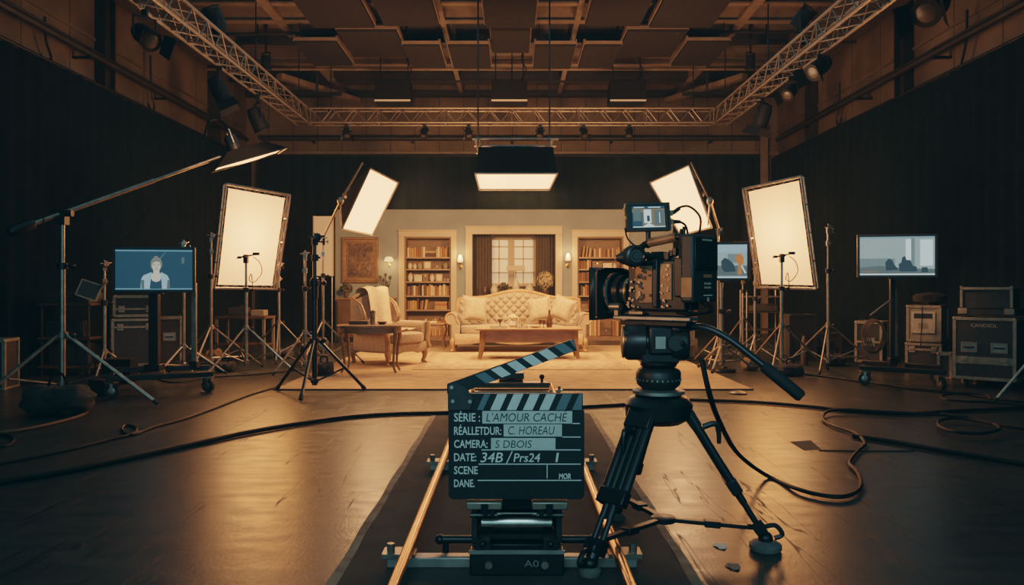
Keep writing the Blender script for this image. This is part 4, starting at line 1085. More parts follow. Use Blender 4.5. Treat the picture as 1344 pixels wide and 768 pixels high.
diffusion('large white diffusion cloth laced in a tilted frame on the left', [(297,241),(381,256),(363,380),(282,379)], [11.62,12.15,12.15,11.62], .055, .14)
diffusion('large white diffusion cloth laced in a tilted frame on the right', [(975,248),(1051,231),(1071,380),(994,378)], [12.15,11.65,11.65,12.15], .055, .14)

# ================================================================== softboxes
def softbox(label, corners, ds, depth, shrink=.5, m='box_glow', name='tilted_softbox', flip=False):
    P = plane_pts(corners, ds); c = sum(P,Vector())/4
    n = (P[1]-P[0]).cross(P[3]-P[0]).normalized()
    if n.dot(Vector((0,0,H))-c) < 0: n = -n
    t = thing(name, label, 'softbox', c); q = [p-c for p in P]
    b = [v*shrink-n*depth for v in q]
    s = MB(); s.keep = True
    for i in range(4): s.quad(q[i], q[(i+1)%4], b[(i+1)%4], b[i])
    s.quad(*b); obj('shell', s, 'blackcloth', t)
    g = MB(); g.keep = True
    k = [v*.97-n*.015 for v in q]
    g.grid(lambda i,j: (k[0].lerp(k[1],i)).lerp(k[3].lerp(k[2],i),j)+n*(.04*math.sin(PI*i)*math.sin(PI*j)), 9, 13)
    fn = (Vector(g.v[g.f[50][1]])-Vector(g.v[g.f[50][0]])).cross(Vector(g.v[g.f[50][2]])-Vector(g.v[g.f[50][1]]))
    if fn.dot(n) < 0: g.f = [f[::-1] for f in g.f]
    obj('diffuser', g, m, t)
    m2 = MB()
    for i in range(4): m2.tube(q[i], q[(i+1)%4], .012, n=6)
    obj('rim_frame', m2, 'dullchrome', t)
    for i in range(4): obj('rib', MB().tube(b[i], q[i], .007, n=5), 'blackmetal', t)
    h = -n*(depth+.10)
    obj('lamp_head', MB().lathe([(.07,-.1),(.1,-.08),(.1,.08),(.07,.1)], h, n, 16), 'black', t)
    return t, c, n, P
sbL, cL, nL, PL = softbox('tilted softbox left of the set, glowing toward the sofa', [(486,221),(523,240),(489,309),(449,301)], [11.5,11.95,11.95,11.5], .42, .45)
sbR, cR, nR, PR = softbox('tilted softbox right of the set, behind the cinema camera', [(853,240),(904,217),(934,299),(893,309)], [11.95,11.5,11.5,11.95], .42, .45)
# carrying poles beside the tilted softboxes, parts of their stands
def carrier(st, zh, top_px, knee_px, foot_px, dd, drop_px):
    a, b, c, e = W(*top_px,dd), W(*knee_px,dd+.05), W(*foot_px,11.95), W(*drop_px, dd+.05)
    obj('slanted_arm', MB().tube(loc(st,a), loc(st,b), .014, n=8).tube(loc(st,b), loc(st,c), .018, n=8), 'dullchrome', st)
    obj('arm_knuckle', MB().ball(loc(st,b), (.05,.05,.06), 10, 7), 'dullchrome', st)
    obj('drop_rod', MB().tube(loc(st,b), loc(st,e), .012, n=7), 'dullchrome', st)
carrier(t9, z9, (476,213), (447,264), (424,312), 11.3, (448,297))
carrier(tR, zR, (907,213), (932,264), (943,300), 11.3, (929,296))
# boom softbox
def oriented_box(label, c, n, up, w, h, depth, m='box_glow'):
    n = Vector(n).normalized(); u = Vector(up); u = (u-n*u.dot(n)).normalized(); s = u.cross(n)
    return c, [c-s*w/2+u*h/2, c+s*w/2+u*h/2, c+s*w/2-u*h/2, c-s*w/2-u*h/2], n
c = W(327,210,9.65)
n = Vector((.30,.17,-.94)).normalized(); u = Vector((.86,.45,.5)); u = (u-n*u.dot(n)).normalized(); s = u.cross(n).normalized()
t = thing('boom_softbox', 'flat black softbox at the end of the long left boom', 'softbox', c)
q = [s*-.26+u*.42, s*.26+u*.42, s*.26-u*.42, s*-.26-u*.42]; b = [v*.55-n*.15 for v in q]
m = MB(); m.keep = True
for i in range(4): m.quad(q[i],q[(i+1)%4],b[(i+1)%4],b[i])
m.quad(*b); obj('shell', m, 'blackcloth', t)
g = MB(); g.keep = True; k = [v*.93-n*.01 for v in q]
g.grid(lambda i,j: (k[0].lerp(k[1],i)).lerp(k[3].lerp(k[2],i),j)+n*(.03*math.sin(PI*i)*math.sin(PI*j)), 7, 9)
fn = (Vector(g.v[g.f[10][1]])-Vector(g.v[g.f[10][0]])).cross(Vector(g.v[g.f[10][2]])-Vector(g.v[g.f[10][1]]))
if fn.dot(n) < 0: g.f = [f[::-1] for f in g.f]
obj('diffuser', g, 'box_glow', t)
m = MB()
for i in range(4): m.tube(q[i],q[(i+1)%4],.010,n=6)
obj('rim_frame', m, 'blackmetal', t)
h = -n*.24-u*.12
obj('lamp_head', MB().lathe([(.05,-.1),(.075,-.08),(.075,.08),(.05,.1)], h, n, 14), 'black', t)
obj('yoke', MB().path([h+s*.1, h+s*.1-n*.16, h-s*.1-n*.16, h-s*.1], .012, 6), 'dullchrome', t)
obj('cable_loop', MB().path([h-n*.1, h-n*.28+s*.1, h-n*.32-u*.15, h-n*.12-u*.3], .012, 6, smooth=6), 'cable', t)
# bounce card beside the set
t = thing('bounce_card', 'narrow pale upright panel beside the left end of the set wall', 'reflector', W(424.5,323,16.9))
obj('card', MB().span((-.205,-.01,-.63),(.205,.01,.63)), 'whitecard', t, bev=.003)
m = MB()
for s in (-1,1): m.span((s*.205-.012,-.014,-.635),(s*.205+.012,.014,.635))
obj('edge_strip', m, 'cream', t)
obj('support_leg', MB().tube((-.17,.05,-.62),(-.17,.05,-t.location.z),.014,n=8).tube((.17,.05,-.62),(.17,.05,-t.location.z),.014,n=8).span((-.2,.012,-.62),(.2,.07,-.58)), 'dullchrome', t)

# ================================================================== monitors
def emis(name, col, s): return mat(name, tuple(c*.1 for c in col), .35, emit=s, ecol=col)
def rectm(mb, x0, x1, z0, z1, y): mb.quad((x0,y,z0),(x1,y,z0),(x1,y,z1),(x0,y,z1))
def monitor(label, c, w, h, rz, tilt=0, bezel=.03, name='video_monitor'):
    t = thing(name, label, 'monitor', c); t.rotation_euler = (tilt,0,rz)
    obj('bezel', ring2(w/2+bezel, h/2+bezel, bezel, -.022, .0), 'black', t, bev=.004)
    obj('back_cover', MB().span((-w/2-bezel+.005,.001,-h/2-bezel+.005),(w/2+bezel-.005,.05,h/2+bezel-.005)), 'black', t, bev=.01)
    obj('mount_plate', MB().span((-.08,.05,-h/2-bezel-.02),(.08,.08,h*.2)), 'blackmetal', t)
    return t
def ring2(w, h, b, y0, y1):
    m = MB()
    for s in (-1,1):
        m.span((min(s*w,s*(w-b)),y0,-h),(max(s*w,s*(w-b)),y1,h)); m.span((-w+b,y0,min(s*h,s*(h-b))),(w-b,y1,max(s*h,s*(h-b))))
    return m
SC = dict(blue=emis('screen_blue',(.035,.125,.20),.30), band=emis('screen_band',(.2,.42,.55),.45), pale=emis('screen_pale',(.36,.52,.60),.6), skin=emis('screen_skin',(.62,.58,.47),.6), hair=emis('screen_hair',(.30,.30,.27),.4), dark=emis('screen_dark',(.02,.06,.1),.6),
          room=emis('screen_room',(.38,.50,.50),.52), room2=emis('screen_room_dark',(.24,.34,.36),.42), chair=emis('screen_chair',(.05,.10,.13),.3), bright=emis('screen_bright',(.6,.75,.78),.7), orange=emis('screen_orange',(.5,.16,.04),.7), warm=emis('screen_warm',(.32,.23,.14),.4), grey=emis('screen_grey',(.17,.24,.25),.35))
def flat(pts, y):
    m = MB(); m.add([(x,y,z) for x,z in pts],[tuple(range(len(pts)))]); return m
def screen_part(name, t, shapes, label=None):
    """shapes: list of (material, [polygons in xz]) stacked a hair apart, one mesh"""
    mb = MB(); mats = []; y = .0
    for mm, polys in shapes:
        if mm not in mats: mats.append(mm)
        mb.cur = mats.index(mm)
        for p in polys:
            # keep the winding facing the viewer (-Y)
            a = sum(p[i][0]*p[(i+1)%len(p)][1]-p[(i+1)%len(p)][0]*p[i][1] for i in range(len(p)))
            if a < 0: p = p[::-1]
            mb.add([(x,y,z) for x,z in p],[tuple(range(len(p)))])
            y -= .00025
    mb.keep = True
    if len(mats) == 1: mats = mats*1
    return obj(name, mb, [SC[k] for k in mats], t, smooth=False, label=label)
def rect(x0,x1,z0,z1): return [(x0,z0),(x1,z0),(x1,z1),(x0,z1)]
def ell(cx,cz,a,b,n=20): return [(cx+a*math.cos(2*PI*i/n),cz+b*math.sin(2*PI*i/n)) for i in range(n)]
# left blue monitor: a seated woman with fair hair in a pale jacket
mz = W(202.5,354,9.0); w, h = .82, .455
t = monitor('large monitor on the left showing a fair-haired person on blue', mz, w, h, DG(10))
S = [('blue',[rect(-w/2,w/2,-h/2,h/2)]), ('band',[rect(-w/2,w/2,h/2-.022,h/2-.008),rect(-w/2,w/2,-h/2+.004,-h/2+.018)]),
 ('grey',[rect(.29,.32,.07,.14)]), ('band',[[(.02,.08),(.12,.2),(.123,.2),(.03,.08)]])]
def at(pts, ox=.02, oz=-.05, s=1.0): return [(ox+x*s,oz+z*s) for x,z in pts]
S += [('hair',[at(ell(.002,.112,.062,.082)),at(ell(.0,.185,.024,.02,12))]),      # fair hair pulled up
 ('pale',[at([(-.165,-.165),(-.16,-.06),(-.135,-.015),(-.05,.022),(-.03,-.02),(.03,-.02),(.055,.022),(.12,-.015),(.14,-.06),(.145,-.165)])]),   # jacket
 ('skin',[at([(-.03,.05),(.034,.05),(.036,.012),(.055,.0),(.04,-.075),(.0,-.095),(-.04,-.075),(-.052,.0),(-.03,.012)])]),
 ('dark',[at([(-.068,-.165),(-.056,-.05),(-.04,-.075),(.0,-.09),(.04,-.075),(.056,-.05),(.062,-.165)])]),
 ('skin',[at(ell(.002,.095,.046,.062))]),
 ('hair',[at([(-.045,.09),(-.046,.13),(-.02,.165),(.03,.165),(.05,.13),(.049,.09),(.038,.135),(.0,.142),(-.032,.13)])]),
 ('dark',[at([(-.03,.116),(-.012,.12),(-.012,.123),(-.03,.119)]),at([(.016,.12),(.034,.116),(.034,.119),(.016,.123)]),at(ell(-.02,.103,.009,.005,10)),at(ell(.024,.103,.009,.005,10)),at(ell(.003,.056,.014,.004,10))]),
 ('grey',[at([(-.003,.1),(.008,.074),(.0,.072)]),at([(-.16,-.06),(-.155,-.165),(-.125,-.165),(-.125,-.07)]),at([(.12,-.07),(.115,-.165),(.145,-.165),(.14,-.06)])])]
screen_part('screen', t, S)
# monitor cart
def caster(parent, p, r=.075, yaw=0):
    u = Vector((math.cos(yaw),math.sin(yaw),0)); v = Vector((-u.y,u.x,0))
    c = obj('caster', MB().box(Vector(p)+Vector((0,0,r*2+.02)), (.1,.09,.02)).box(Vector(p)+v*.033+Vector((0,0,r*1.5)),(.03,.012,r*1.3), rotz(yaw)).box(Vector(p)-v*.033+Vector((0,0,r*1.5)),(.03,.012,r*1.3), rotz(yaw)), 'dullchrome', parent)
    obj('wheel', MB().lathe([(r*.55,-.022),(r*.95,-.024),(r,-.012),(r,.012),(r*.95,.024),(r*.55,.022)], Vector(p)+Vector((0,0,r)), v, 20), 'rubber', c)
    obj('wheel_hub', MB().lathe([(r*.2,-.03),(r*.5,-.025),(r*.5,.025),(r*.2,.03)], Vector(p)+Vector((0,0,r)), v, 14), 'dullchrome', c)
def cart(label, base, rz, mon, feet, poles, ztop):
    t = thing('monitor_cart', label, 'cart', base, rz)
    zb = .205
    for p in feet:
        p = Vector(p)
        caster(t, p, .075, 1.0+p.x*3)
    a, b, c, e = [Vector(p) for p in feet]
    m = MB()
    for p, q in ((a,b),(c,e),):
        d = (q-p); L = d.length; ang = math.atan2(d.y,d.x)
        m.box((p+q)/2+Vector((0,0,zb)), (L+.1,.085,.055), rotz(ang))
    p, q = (a+b)/2, (c+e)/2; d = q-p; m.box((p+q)/2+Vector((0,0,zb)), (d.length,.085,.052), rotz(math.atan2(d.y,d.x)))
    obj('base_beams', m, 'blackmetal', t, bev=.006)
    for i, (x, y, r, z) in enumerate(poles):
        obj('post', MB().box((x,y,(zb+.03+z)/2), (r*2,r*1.4,z-zb-.03)), 'satin' if i == 0 else 'dullchrome', t, bev=.006)
        obj('post_foot', MB().box((x,y,zb+.06), (r*3.2,r*3,.08)), 'blackmetal', t, bev=.006)
    return t
base = Vector((mz.x-.02, 9.0+.14, 0))
cart('black wheeled cart under the large blue monitor on the left', base, 0, None, [(-.22,-.62,0),(.62,-.12,0),(-.62,.28,0),(.3,.62,0)], [(-.04,.0,.055,mz.z-.1),(.27,.36,.03,mz.z-.15)], 1)
# right monitor
mz2 = W(1177,336,9.75); w2_, h2_ = .84, .47
t = monitor('large monitor at far right showing a pale room with chairs', mz2, w2_, h2_, DG(-15))
w, h = w2_, h2_
S = [('room',[rect(-w/2,w/2,-h/2,h/2)]), ('band',[rect(-w/2,w/2,h/2-.014,h/2-.004)]), ('room2',[rect(-w/2,-.02,-h/2,-.03),rect(.16,.2,-.12,h/2-.02)]), ('bright',[rect(.1,.16,-.06,h/2-.03),rect(.26,.40,-.12,h/2-.04)]),
 ('grey',[[(-w/2,-h/2),(-w/2,-.14),(-.2,-.12),(.1,-.15),(w/2,-.16),(w/2,-h/2)]]),
 ('chair',[[(-.12,-.18),(-.13,-.08),(-.09,-.03),(-.05,-.05),(-.03,-.1),(.02,-.17)],[(.03,-.19),(.02,-.1),(.05,-.08),(.06,-.02),(.09,-.0),(.11,-.05),(.15,-.05),(.18,-.12),(.22,-.13),(.23,-.19)],[(.27,-.2),(.28,-.14),(.34,-.14),(.35,-.2)]]),
 ('bright',[rect(-w/2,w/2,-h/2+.003,-h/2+.02)]), ('warm',[rect(-w/2+.02,-.22,-.2,-.185)])]
screen_part('screen', t, S)
base = Vector((mz2.x-.0, 9.75+.16, 0))
t = cart('black wheeled cart under the large monitor at far right', base, 0, None, [(-.42,-.22,0),(.22,-.75,0),(.50,-.15,0),(-.1,.45,0)], [(.02,.0,.03,mz2.z-.1),(.16,.22,.028,mz2.z-.4)], 1)
obj('side_arm', MB().tube((-.0,.0,1.02),(-.28,-.06,.83),.014,n=8), 'dullchrome', t)
# coil hanging on the cart's arm
cc = base+Vector((-.26,-.06,.80))
m = MB()
for k in range(6):
    pts = [cc+Vector((.15*math.sin(a)*(1-.1*k+.06*k*math.cos(a)), -.012*k+.05*math.cos(a*2+k)*.3-.05, -.22+.21*math.cos(a)*(1-.03*k)-.0)) for a in [i*2*PI/22 for i in range(22)]]
    m.path(pts, .007, 6, closed=True)
tag(obj('coiled_cable', m, 'cablebrown'), 'coil of thin cable hanging from the far right monitor cart', 'cable')
# small monitor beside the camera on a stand
mz3 = W(961,343,11.0)
t = monitor('small monitor right of the cinema camera showing an orange-clad figure', mz3, .40, .46, DG(-6), bezel=.035)
w, h = .40, .46
S = [('room',[rect(-w/2,w/2,-h/2,h/2)]), ('pale',[rect(-w/2,w/2,.12,h/2)]), ('grey',[rect(-w/2,w/2,-h/2+.03,-.06)]), ('room2',[rect(-.06,.1,-.02,.1)]), ('chair',[[(-.14,-.1),(-.15,-.0),(-.1,.05),(-.04,.02),(.02,-.04),(.05,-.14),(-.1,-.15)]]),
 ('orange',[[(.07,-.18),(.085,-.05),(.05,.0),(.04,.06),(.08,.1),(.12,.1),(.155,.05),(.15,-.04),(.12,-.06),(.13,-.18)]]), ('bright',[[(.13,-.05),(.19,-.16),(.17,-.17),(.12,-.07)],rect(-w/2,w/2,-h/2,-h/2+.012)])]
screen_part('screen', t, S)
stand('thick pole stand with round base carrying the small right monitor', 947, 11.1, 371, 455, .46, DG(0), r=.03, head=None, legbot=.03)
# ================================================================== cases and grip
def road_case(label, locn, size, rz=0, wheels=0, panel='casepanel', edge='aluwarm', handles=0, latches=2, bar=False, lid=.0, name='road_case', stencil=None, grp=None, hz=.5):
    """flight case: panel body, edging, ball corners, recessed handles, latches, casters; front = -Y"""
    w, d, h = size; z0 = wheels*.0+(.11 if wheels else .002)
    t = thing(name, label, 'case', locn, rz, grp)
    b = obj('body', MB().span((-w/2,-d/2,z0),(w/2,d/2,z0+h)), panel, t, bev=.006)
    m = MB(); e = .022
    for sx_ in (-1,1):
        for sy in (-1,1): m.box((sx_*w/2,sy*d/2,z0+h/2),(e*1.6,e*1.6,h))
        for z in (z0,z0+h): m.box((sx_*w/2,0,z),(e*1.6,d,e*1.6))
    for sy in (-1,1):
        for z in (z0+.0,z0+h): m.box((0,sy*d/2,z),(w,e*1.6,e*1.6))
    if lid: 
        for sy in (-1,1): m.box((0,sy*d/2,z0+h*lid),(w,e*1.4,e*1.3))
        for s in (-1,1): m.box((s*w/2,0,z0+h*lid),(e*1.4,d,e*1.3))
    obj('edging', m, edge, t, smooth=False)
    m = MB()
    for sx_ in (-1,1):
        for sy in (-1,1):
            for z in (z0,z0+h): obj('ball_corner', MB().ball((sx_*w/2,sy*d/2,z), e*1.12, 8, 6), edge, t)
    for k in range(handles):
        x = (k-(handles-1)/2)*w*.5; z = z0+h*hz; y = -d/2
        hd = obj('handle_dish', ring2(.085,.06,.014,-.014,.001), edge, t, xf=Matrix.Translation((x,y,z)))
        obj('handle_plate', MB().span((x-.07,y-.004,z-.045),(x+.07,y+.001,z+.045)), 'alu', hd)
        obj('handle_grip', MB().path([(x-.05,y-.006,z),(x-.045,y-.03,z),(x+.045,y-.03,z),(x+.05,y-.006,z)], .009, 7), 'rubber', hd)
    if bar:
        obj('valance_strip', MB().span((-w/2+.02,-d/2-.008,z0+h*.24),(w/2-.02,-d/2+.001,z0+h*.36)), 'aluwarm', t)
    for k in range(latches):
        x = (k-(latches-1)/2)*w*.66; z = z0+h*(.30 if bar else (lid or .55))
        obj('latch', MB().span((x-.04,-d/2-.02,z-.045),(x+.04,-d/2-.009,z+.045)).span((x-.03,-d/2-.03,z-.012),(x+.03,-d/2-.0205,z+.03)).span((x-.04,-d/2-.012,z+.02),(x+.04,-d/2+.0,z+.045)), edge, t, bev=.003)
    if stencil: 
        obj('stencil_lettering', text_mesh(stencil, w*.44, .04, (-w*.22,-d/2-.0015,z0+h*.86), (1,0,0), (0,0,1)), 'label', t, smooth=False)
    if wheels:
        for sx_ in (-1,1):
            for sy in (-1,1): caster(t, (sx_*(w/2-.09), sy*(d/2-.09), .0), .042, .6*sx_)
    return t
# right side cases
road_case('big black road case on casters at the right with two recessed handles', (5.79,9.66,0), (.62,.78,.70), DG(-42), wheels=1, handles=2, latches=2, bar=True, stencil='CANDSOL', hz=.52)
ct = Vector((5.79,9.66,.812+.04))
t = thing('open_case', 'open black case with pale rim standing on the big road case', 'case', ct, DG(-42))
obj('base_tray', MB().span((-.30,-.3,.0),(.3,.3,.07)), 'casepanel', t, bev=.004)
m = MB()
for s in (-1,1): m.span((s*.26-.014,-.3,.09),(s*.26+.014,-.27,.32))
m.span((-.274,-.3,.30),(.274,-.27,.33)); m.span((-.274,-.3,.33),(-.245,.3,.345)); m.span((.245,-.3,.33),(.274,.3,.345))
obj('lid_frame', m, 'aluwarm', t)
obj('lid_panel', MB().span((-.25,-.26,.08),(.25,.28,.315)), 'casepanel', t)
for s in (-1,1): obj('latch', MB().span((s*.24-.05,-.32,.01),(s*.24+.05,-.301,.08)), 'aluwarm', t, bev=.004)
road_case('dark trunk with pale edges under the silver case at right', (5.74,11.05,0), (.42,.46,.40), DG(-40), handles=0, latches=2, lid=.82)
t = road_case('silver road case with a label standing on the dark trunk', (5.74,11.05,.452), (.40,.42,.46), DG(-40), panel='casesilver', handles=0, latches=0)
obj('front_plate', MB().span((-.15,-.245,.10),(.15,-.231,.40)), 'label', t, bev=.012)
obj('display_window', MB().span((-.115,-.2475,.30),(.115,-.2455,.37)), 'black', t); obj('slot_cover', MB().span((-.06,-.249,.16),(.06,-.2455,.24)), 'casesilver', t)
obj('hanging_lead', MB().path([(-.01,-.26,.47),(-.01,-.262,.3),(-.02,-.262,.1),(-.03,-.262,-.1)], .006, 6), 'cable', t)
tag(obj('gear_bag', MB().ball((5.82,11.1,1.02),(.2,.18,.08),16,8,.7,wob=.25,seed=4), 'sand'), 'dark lumpy gear bag on top of the silver case', 'bag')
bag = bpy.data.objects['gear_bag']; bag.location = (-.04,-.02,.0)
road_case('small dark case standing between the trunk and the big road case', (5.67,10.46,0), (.14,.2,.31), DG(-35), latches=0)
road_case('black road case on casters behind the far right monitor cart', (5.24,11.65,0), (.34,.36,.56), DG(-38), wheels=1, handles=1, latches=0, lid=.5)
# gear rack below the right diffusion frame
t = thing('gear_rack', 'open metal rack of gear under the right diffusion frame', 'rack', ((1012-672)*14.6/F,14.6,0), .0)
for x in (-.5,.15):
    for y in (-.2,.2): obj('upright', MB().tube((x,y,0),(x,y,1.12),.016,n=7), 'dullchrome', t)
for z in (.4,.72,1.0): obj('shelf', MB().span((-.5,-.2,z-.012),(.15,.2,z+.012)), 'darksteel' if z < .9 else 'dullchrome', t)
tag(obj('sound_mixer', MB().span((4.36,14.46,.735),(4.80,14.75,.84)).span((4.42,14.48,.84),(4.74,14.72,.87)), 'casepanel', bev=.01), 'dark mixer box on the middle shelf of the right rack', 'audio mixer')
road_case('dark upright case below the right diffusion frame', ((1047-672)*13.0/F,13.0,0), (.42,.4,.72), .05, latches=1, edge='casepanel')
road_case('low dark case standing to the right of the rear right rack', ((1082-672)*14.0/F,14.0,0), (.42,.38,.36), 0, latches=1, edge='casepanel')
tag(obj('gas_flask', MB().lathe([(.05,0),(.055,.02),(.055,.34),(.03,.42),(.025,.44)], ((1056-672)*12.1/F,12.1,.002), n=14), 'darkwood'), 'slim brown flask standing behind the sandbags at right', 'bottle')
# sandbags
def sandbag(label, px, py, w, h, m='sand', seed=0, yaw=0, dep=.16, zoff=0):
    g = G(px, py); g.z = zoff; t = thing('sandbag', label, 'sandbag', g, yaw)
    obj('left_lobe', MB().ball((-w*.2,0,h*.46),(w*.32,dep,h*.46),30,20,.85,wob=.2,seed=seed), m, t)
    obj('right_lobe', MB().ball((w*.2,.02,h*.46),(w*.31,dep,h*.46),30,20,.85,wob=.2,seed=seed+7), m, t)
    obj('carry_strap', MB().path([(-w*.16,0,h*.8),(-.04,0,h*1.25),(.04,0,h*1.25),(w*.16,0,h*.8)], .012, 6, smooth=4), 'blackcloth', t)
    return t
sandbag('large dark sandbag slumped against the foot of the left boom stand', 76, 545, .58, .30, seed=1, yaw=.15, dep=.2)
sandbag('brown sandbag at the foot of the tall left frame stand', 281, 477, .22, .24, 'sandtan', 2)
sandbag('small dark sandbag beside the cabled stand on the left', 296, 488, .26, .15, 'sand', 3)
sandbag('dark sandbag under the stand at the left frame corner', 372, 470, .3, .17, 'sand', 12)
sandbag('small black sandbag between the legs of the black stand', 425, 494, .24, .19, 'sand', 4, zoff=.0155)
sandbag('dark sandbag lying in front of the tilted-clamp stand on the right', 1037, 493, .34, .17, 'sand', 5, .1)
sandbag('dark sandbag on the floor behind the tall right frame stand', 1095, 480, .34, .2, 'sand', 6, -.1)
sandbag('dark sandbag farther back beneath the right diffusion frame', 1072, 470, .32, .24, 'sand', 8)
sandbag('small brown sandbag beside the monitor pole on the right', 985, 486, .22, .19, 'sandtan', 9)
tag(obj('weight_plate', MB().lathe([(.15,0),(.16,.01),(.15,.04),(.05,.05),(.04,.07)], G(951,488)+Vector((0,0,.002)), n=18), 'blackmetal'), 'round dark weight on the floor by the small monitor stand', 'weight')
tag(obj('door_stop', MB().lathe([(.09,0),(.10,.012),(.06,.03)], G(969,517)+Vector((0,0,.002)), n=14), 'blackmetal'), 'small flat dark disc on the floor before the rug right side', 'disc')
# left side
road_case('dark edge of a silver-rimmed case at the far left border', (W(-4,450,9.4).x,9.4,0), (.30,.36,.56), DG(10), latches=0, handles=0)
road_case('large road case with pale edges behind the blue monitor', (W(177,440,11.2).x,11.2,0), (.54,.42,.62), DG(24), wheels=1, latches=2, lid=.84, stencil=None)
t = road_case('flat pale-edged case on top of the large left road case', (W(178,410,11.2).x,11.2,.785), (.52,.40,.26), DG(24), latches=2, lid=.35)
road_case('upright dark case with a white label right of the large left road case', (W(222,440,11.95).x,11.95,0), (.32,.38,.72), DG(24), handles=1, latches=0, hz=.62)
t = thing('gear_shelf', 'dark gear shelf stacked with equipment behind the left boom stand', 'shelf', (W(100,440,10.85).x,10.85,0), .0)
for x in (-.32,.30):
    for y in (-.25,.25): obj('upright', MB().tube((x,y,0),(x,y,.96),.018,n=7), 'darksteel', t)
for z in (.12,.5,.95): obj('shelf_board', MB().span((-.36,-.28,z-.015),(.34,.28,z+.015)), 'darkwood', t, bev=.003)
for x, z, sz_, lab in ((-.05,.515,(.5,.4,.22),'dark equipment box on the middle board of the left gear shelf'),(-.02,.965,(.56,.42,.14),'flat dark equipment box on top of the left gear shelf'),(0,.135,(.5,.4,.3),'dark equipment box on the lowest board of the left gear shelf')):
    e = thing('equipment_box', lab, 'box', t.location+Vector((x,0,z+.001)), .0)
    obj('body', MB().span((-sz_[0]/2,-sz_[1]/2,0),(sz_[0]/2,sz_[1]/2,sz_[2])), 'casepanel', e, bev=.008)
    obj('front_panel', MB().span((-sz_[0]/2+.03,-sz_[1]/2-.008,.03),(sz_[0]/2-.03,-sz_[1]/2-.001,sz_[2]-.03)), 'darksteel', e, bev=.003)
t = thing('apple_box', 'black wooden box on the floor under the blue monitor', 'box', G(147,505)+Vector((0,.2,0)), .1)
obj('body', MB().span((-.17,-.14,.002),(.17,.14,.30)), 'blackcloth', t, bev=.006); obj('hand_slot', MB().span((-.05,-.143,.17),(.05,-.1405,.21)), 'rubber', t)
t = thing('wedge_speaker', 'dark wedge-shaped floor box beside the large left sandbag', 'box', G(119,522)+Vector((0,.1,.002)), -.3)
obj('body', MB().prism([(-.14,0),(.14,0),(.10,.17),(-.10,.17)], .2), 'blackcloth', t, bev=.008); obj('grille', MB().prism([(-.10,.03),(.10,.03),(.085,.14),(-.085,.14)], .004, Matrix.Translation((0,-.006,0))), 'darksteel', t)
t = thing('work_table', 'low pale-framed gear table under the left diffusion frame', 'table', (W(322,430,13.2).x,13.2,0), -.05)
obj('tabletop', MB().span((-.42,-.25,.66),(.42,.25,.70)), 'darkwood', t, bev=.004)
for x in (-.39,.39):
    for y in (-.22,.22): obj('leg', MB().span((x-.02,y-.02,0),(x+.02,y+.02,.66)), 'aluwarm', t)
obj('lower_shelf', MB().span((-.40,-.22,.22),(.40,.22,.245)), 'darkwood', t)
tag(obj('tool_box', MB().span((t.location.x-.25,13.1,.703),(t.location.x+.05,13.3,.84)).span((t.location.x-.1,13.17,.84),(t.location.x+.0,13.22,.88)), 'casepanel', bev=.008), 'dark toolbox on the low table under the left frame', 'toolbox')
tag(obj('lens_case', MB().span((t.location.x+.12,13.1,.703),(t.location.x+.34,13.32,.80)), 'casesilver', bev=.01), 'small pale case on the low table under the left frame', 'case')
tag(obj('duffel_bag', MB().ball((t.location.x+.93,14.0,.152),(.26,.2,.15),30,18,.8,wob=.2,seed=11), 'sand'), 'dark duffel bag on the floor between the left frame stands', 'bag')

# ================================================================== cables on the floor
def cable(label, pts, r, m='cable', z=None, sm=8, name='floor_cable'):
    P = [(p if isinstance(p, Vector) else G(*p)) for p in pts]
    P = [Vector((p.x,p.y,p.z if p.z > 0 else (z or r+.001))) for p in P]
    return tag(obj(name, MB().path(P, r, 8, smooth=sm), m), label, 'cable')
cable('thick black cable sweeping across the whole left floor to behind the clapperboard', [(-60,645),(0,637),(90,622),(170,605),(260,585),(330,570),(400,558),(460,550),(520,546),(585,544.5),(660,543),(760,537),(830,533)], .019)
cable('black cable continuing from behind the tripod to the right border', [(905,527),(985,530),(1060,536),(1125,543),(1190,546),(1260,542),(1344,538),(1400,536)], .017, z=.019)
cable('thin black cable from the rug corner to the left border with a small loop', [(-40,617),(0,611),(80,595),(140,580),(175,571),(178,563),(165,560),(160,566),(172,573),(200,563),(240,552),(280,538),(330,519),(375,506)], .011, sm=6)
cable('brown cable curling under the large left sandbag', [(-30,572),(20,568),(70,558),(105,548),(115,540),(110,532)], .014, 'cablebrown')
cable('dark cable end curling in at the left border below the brown cable', [(-30,590),(5,588),(18,580),(8,573),(-30,572.5)], .010)
cable('black cable running right from the rug to the looped cables', [(1000,489),(1060,493),(1130,502),(1200,512),(1260,518),(1320,527),(1390,533)], .012)
cable('long black cable slanting from the loop to the right border', [(1120,576),(1170,583),(1230,594),(1290,604),(1344,613),(1420,625)], .019, z=.021)
m = []
cable('black cable lying in two oval loops at the right border', [(1235,549),(1258,553),(1300,562),(1312,570),(1290,576),(1255,574),(1233,566),(1235,558),(1262,556),(1330,568),(1400,577)], .013, z=.042)
cable('black cable lying in a single small oval loop near the big road case', [(1300,533),(1296,527),(1265,524),(1238,526),(1240,532),(1268,535),(1297,536),(1350,541)], .011, z=.06)
cable('thin dark cable on the floor beneath the blue monitor cart', [(205,498),(230,503),(280,496),(330,493),(400,486)], .008)
cable('dark floor cable from the patch of tape to the right', [(1075,592),(1130,593),(1200,593)], .004)
tag(obj('floor_tape', MB().span((0,0,.0008),(1,1,.0016)), 'sand', smooth=False), 'dark square of worn tape on the floor right of the tripod', 'tape')
ft = bpy.data.objects['floor_tape']; ft.data.clear_geometry(); q = [G(1036,580),G(1064,578),G(1078,590),G(1056,592)]
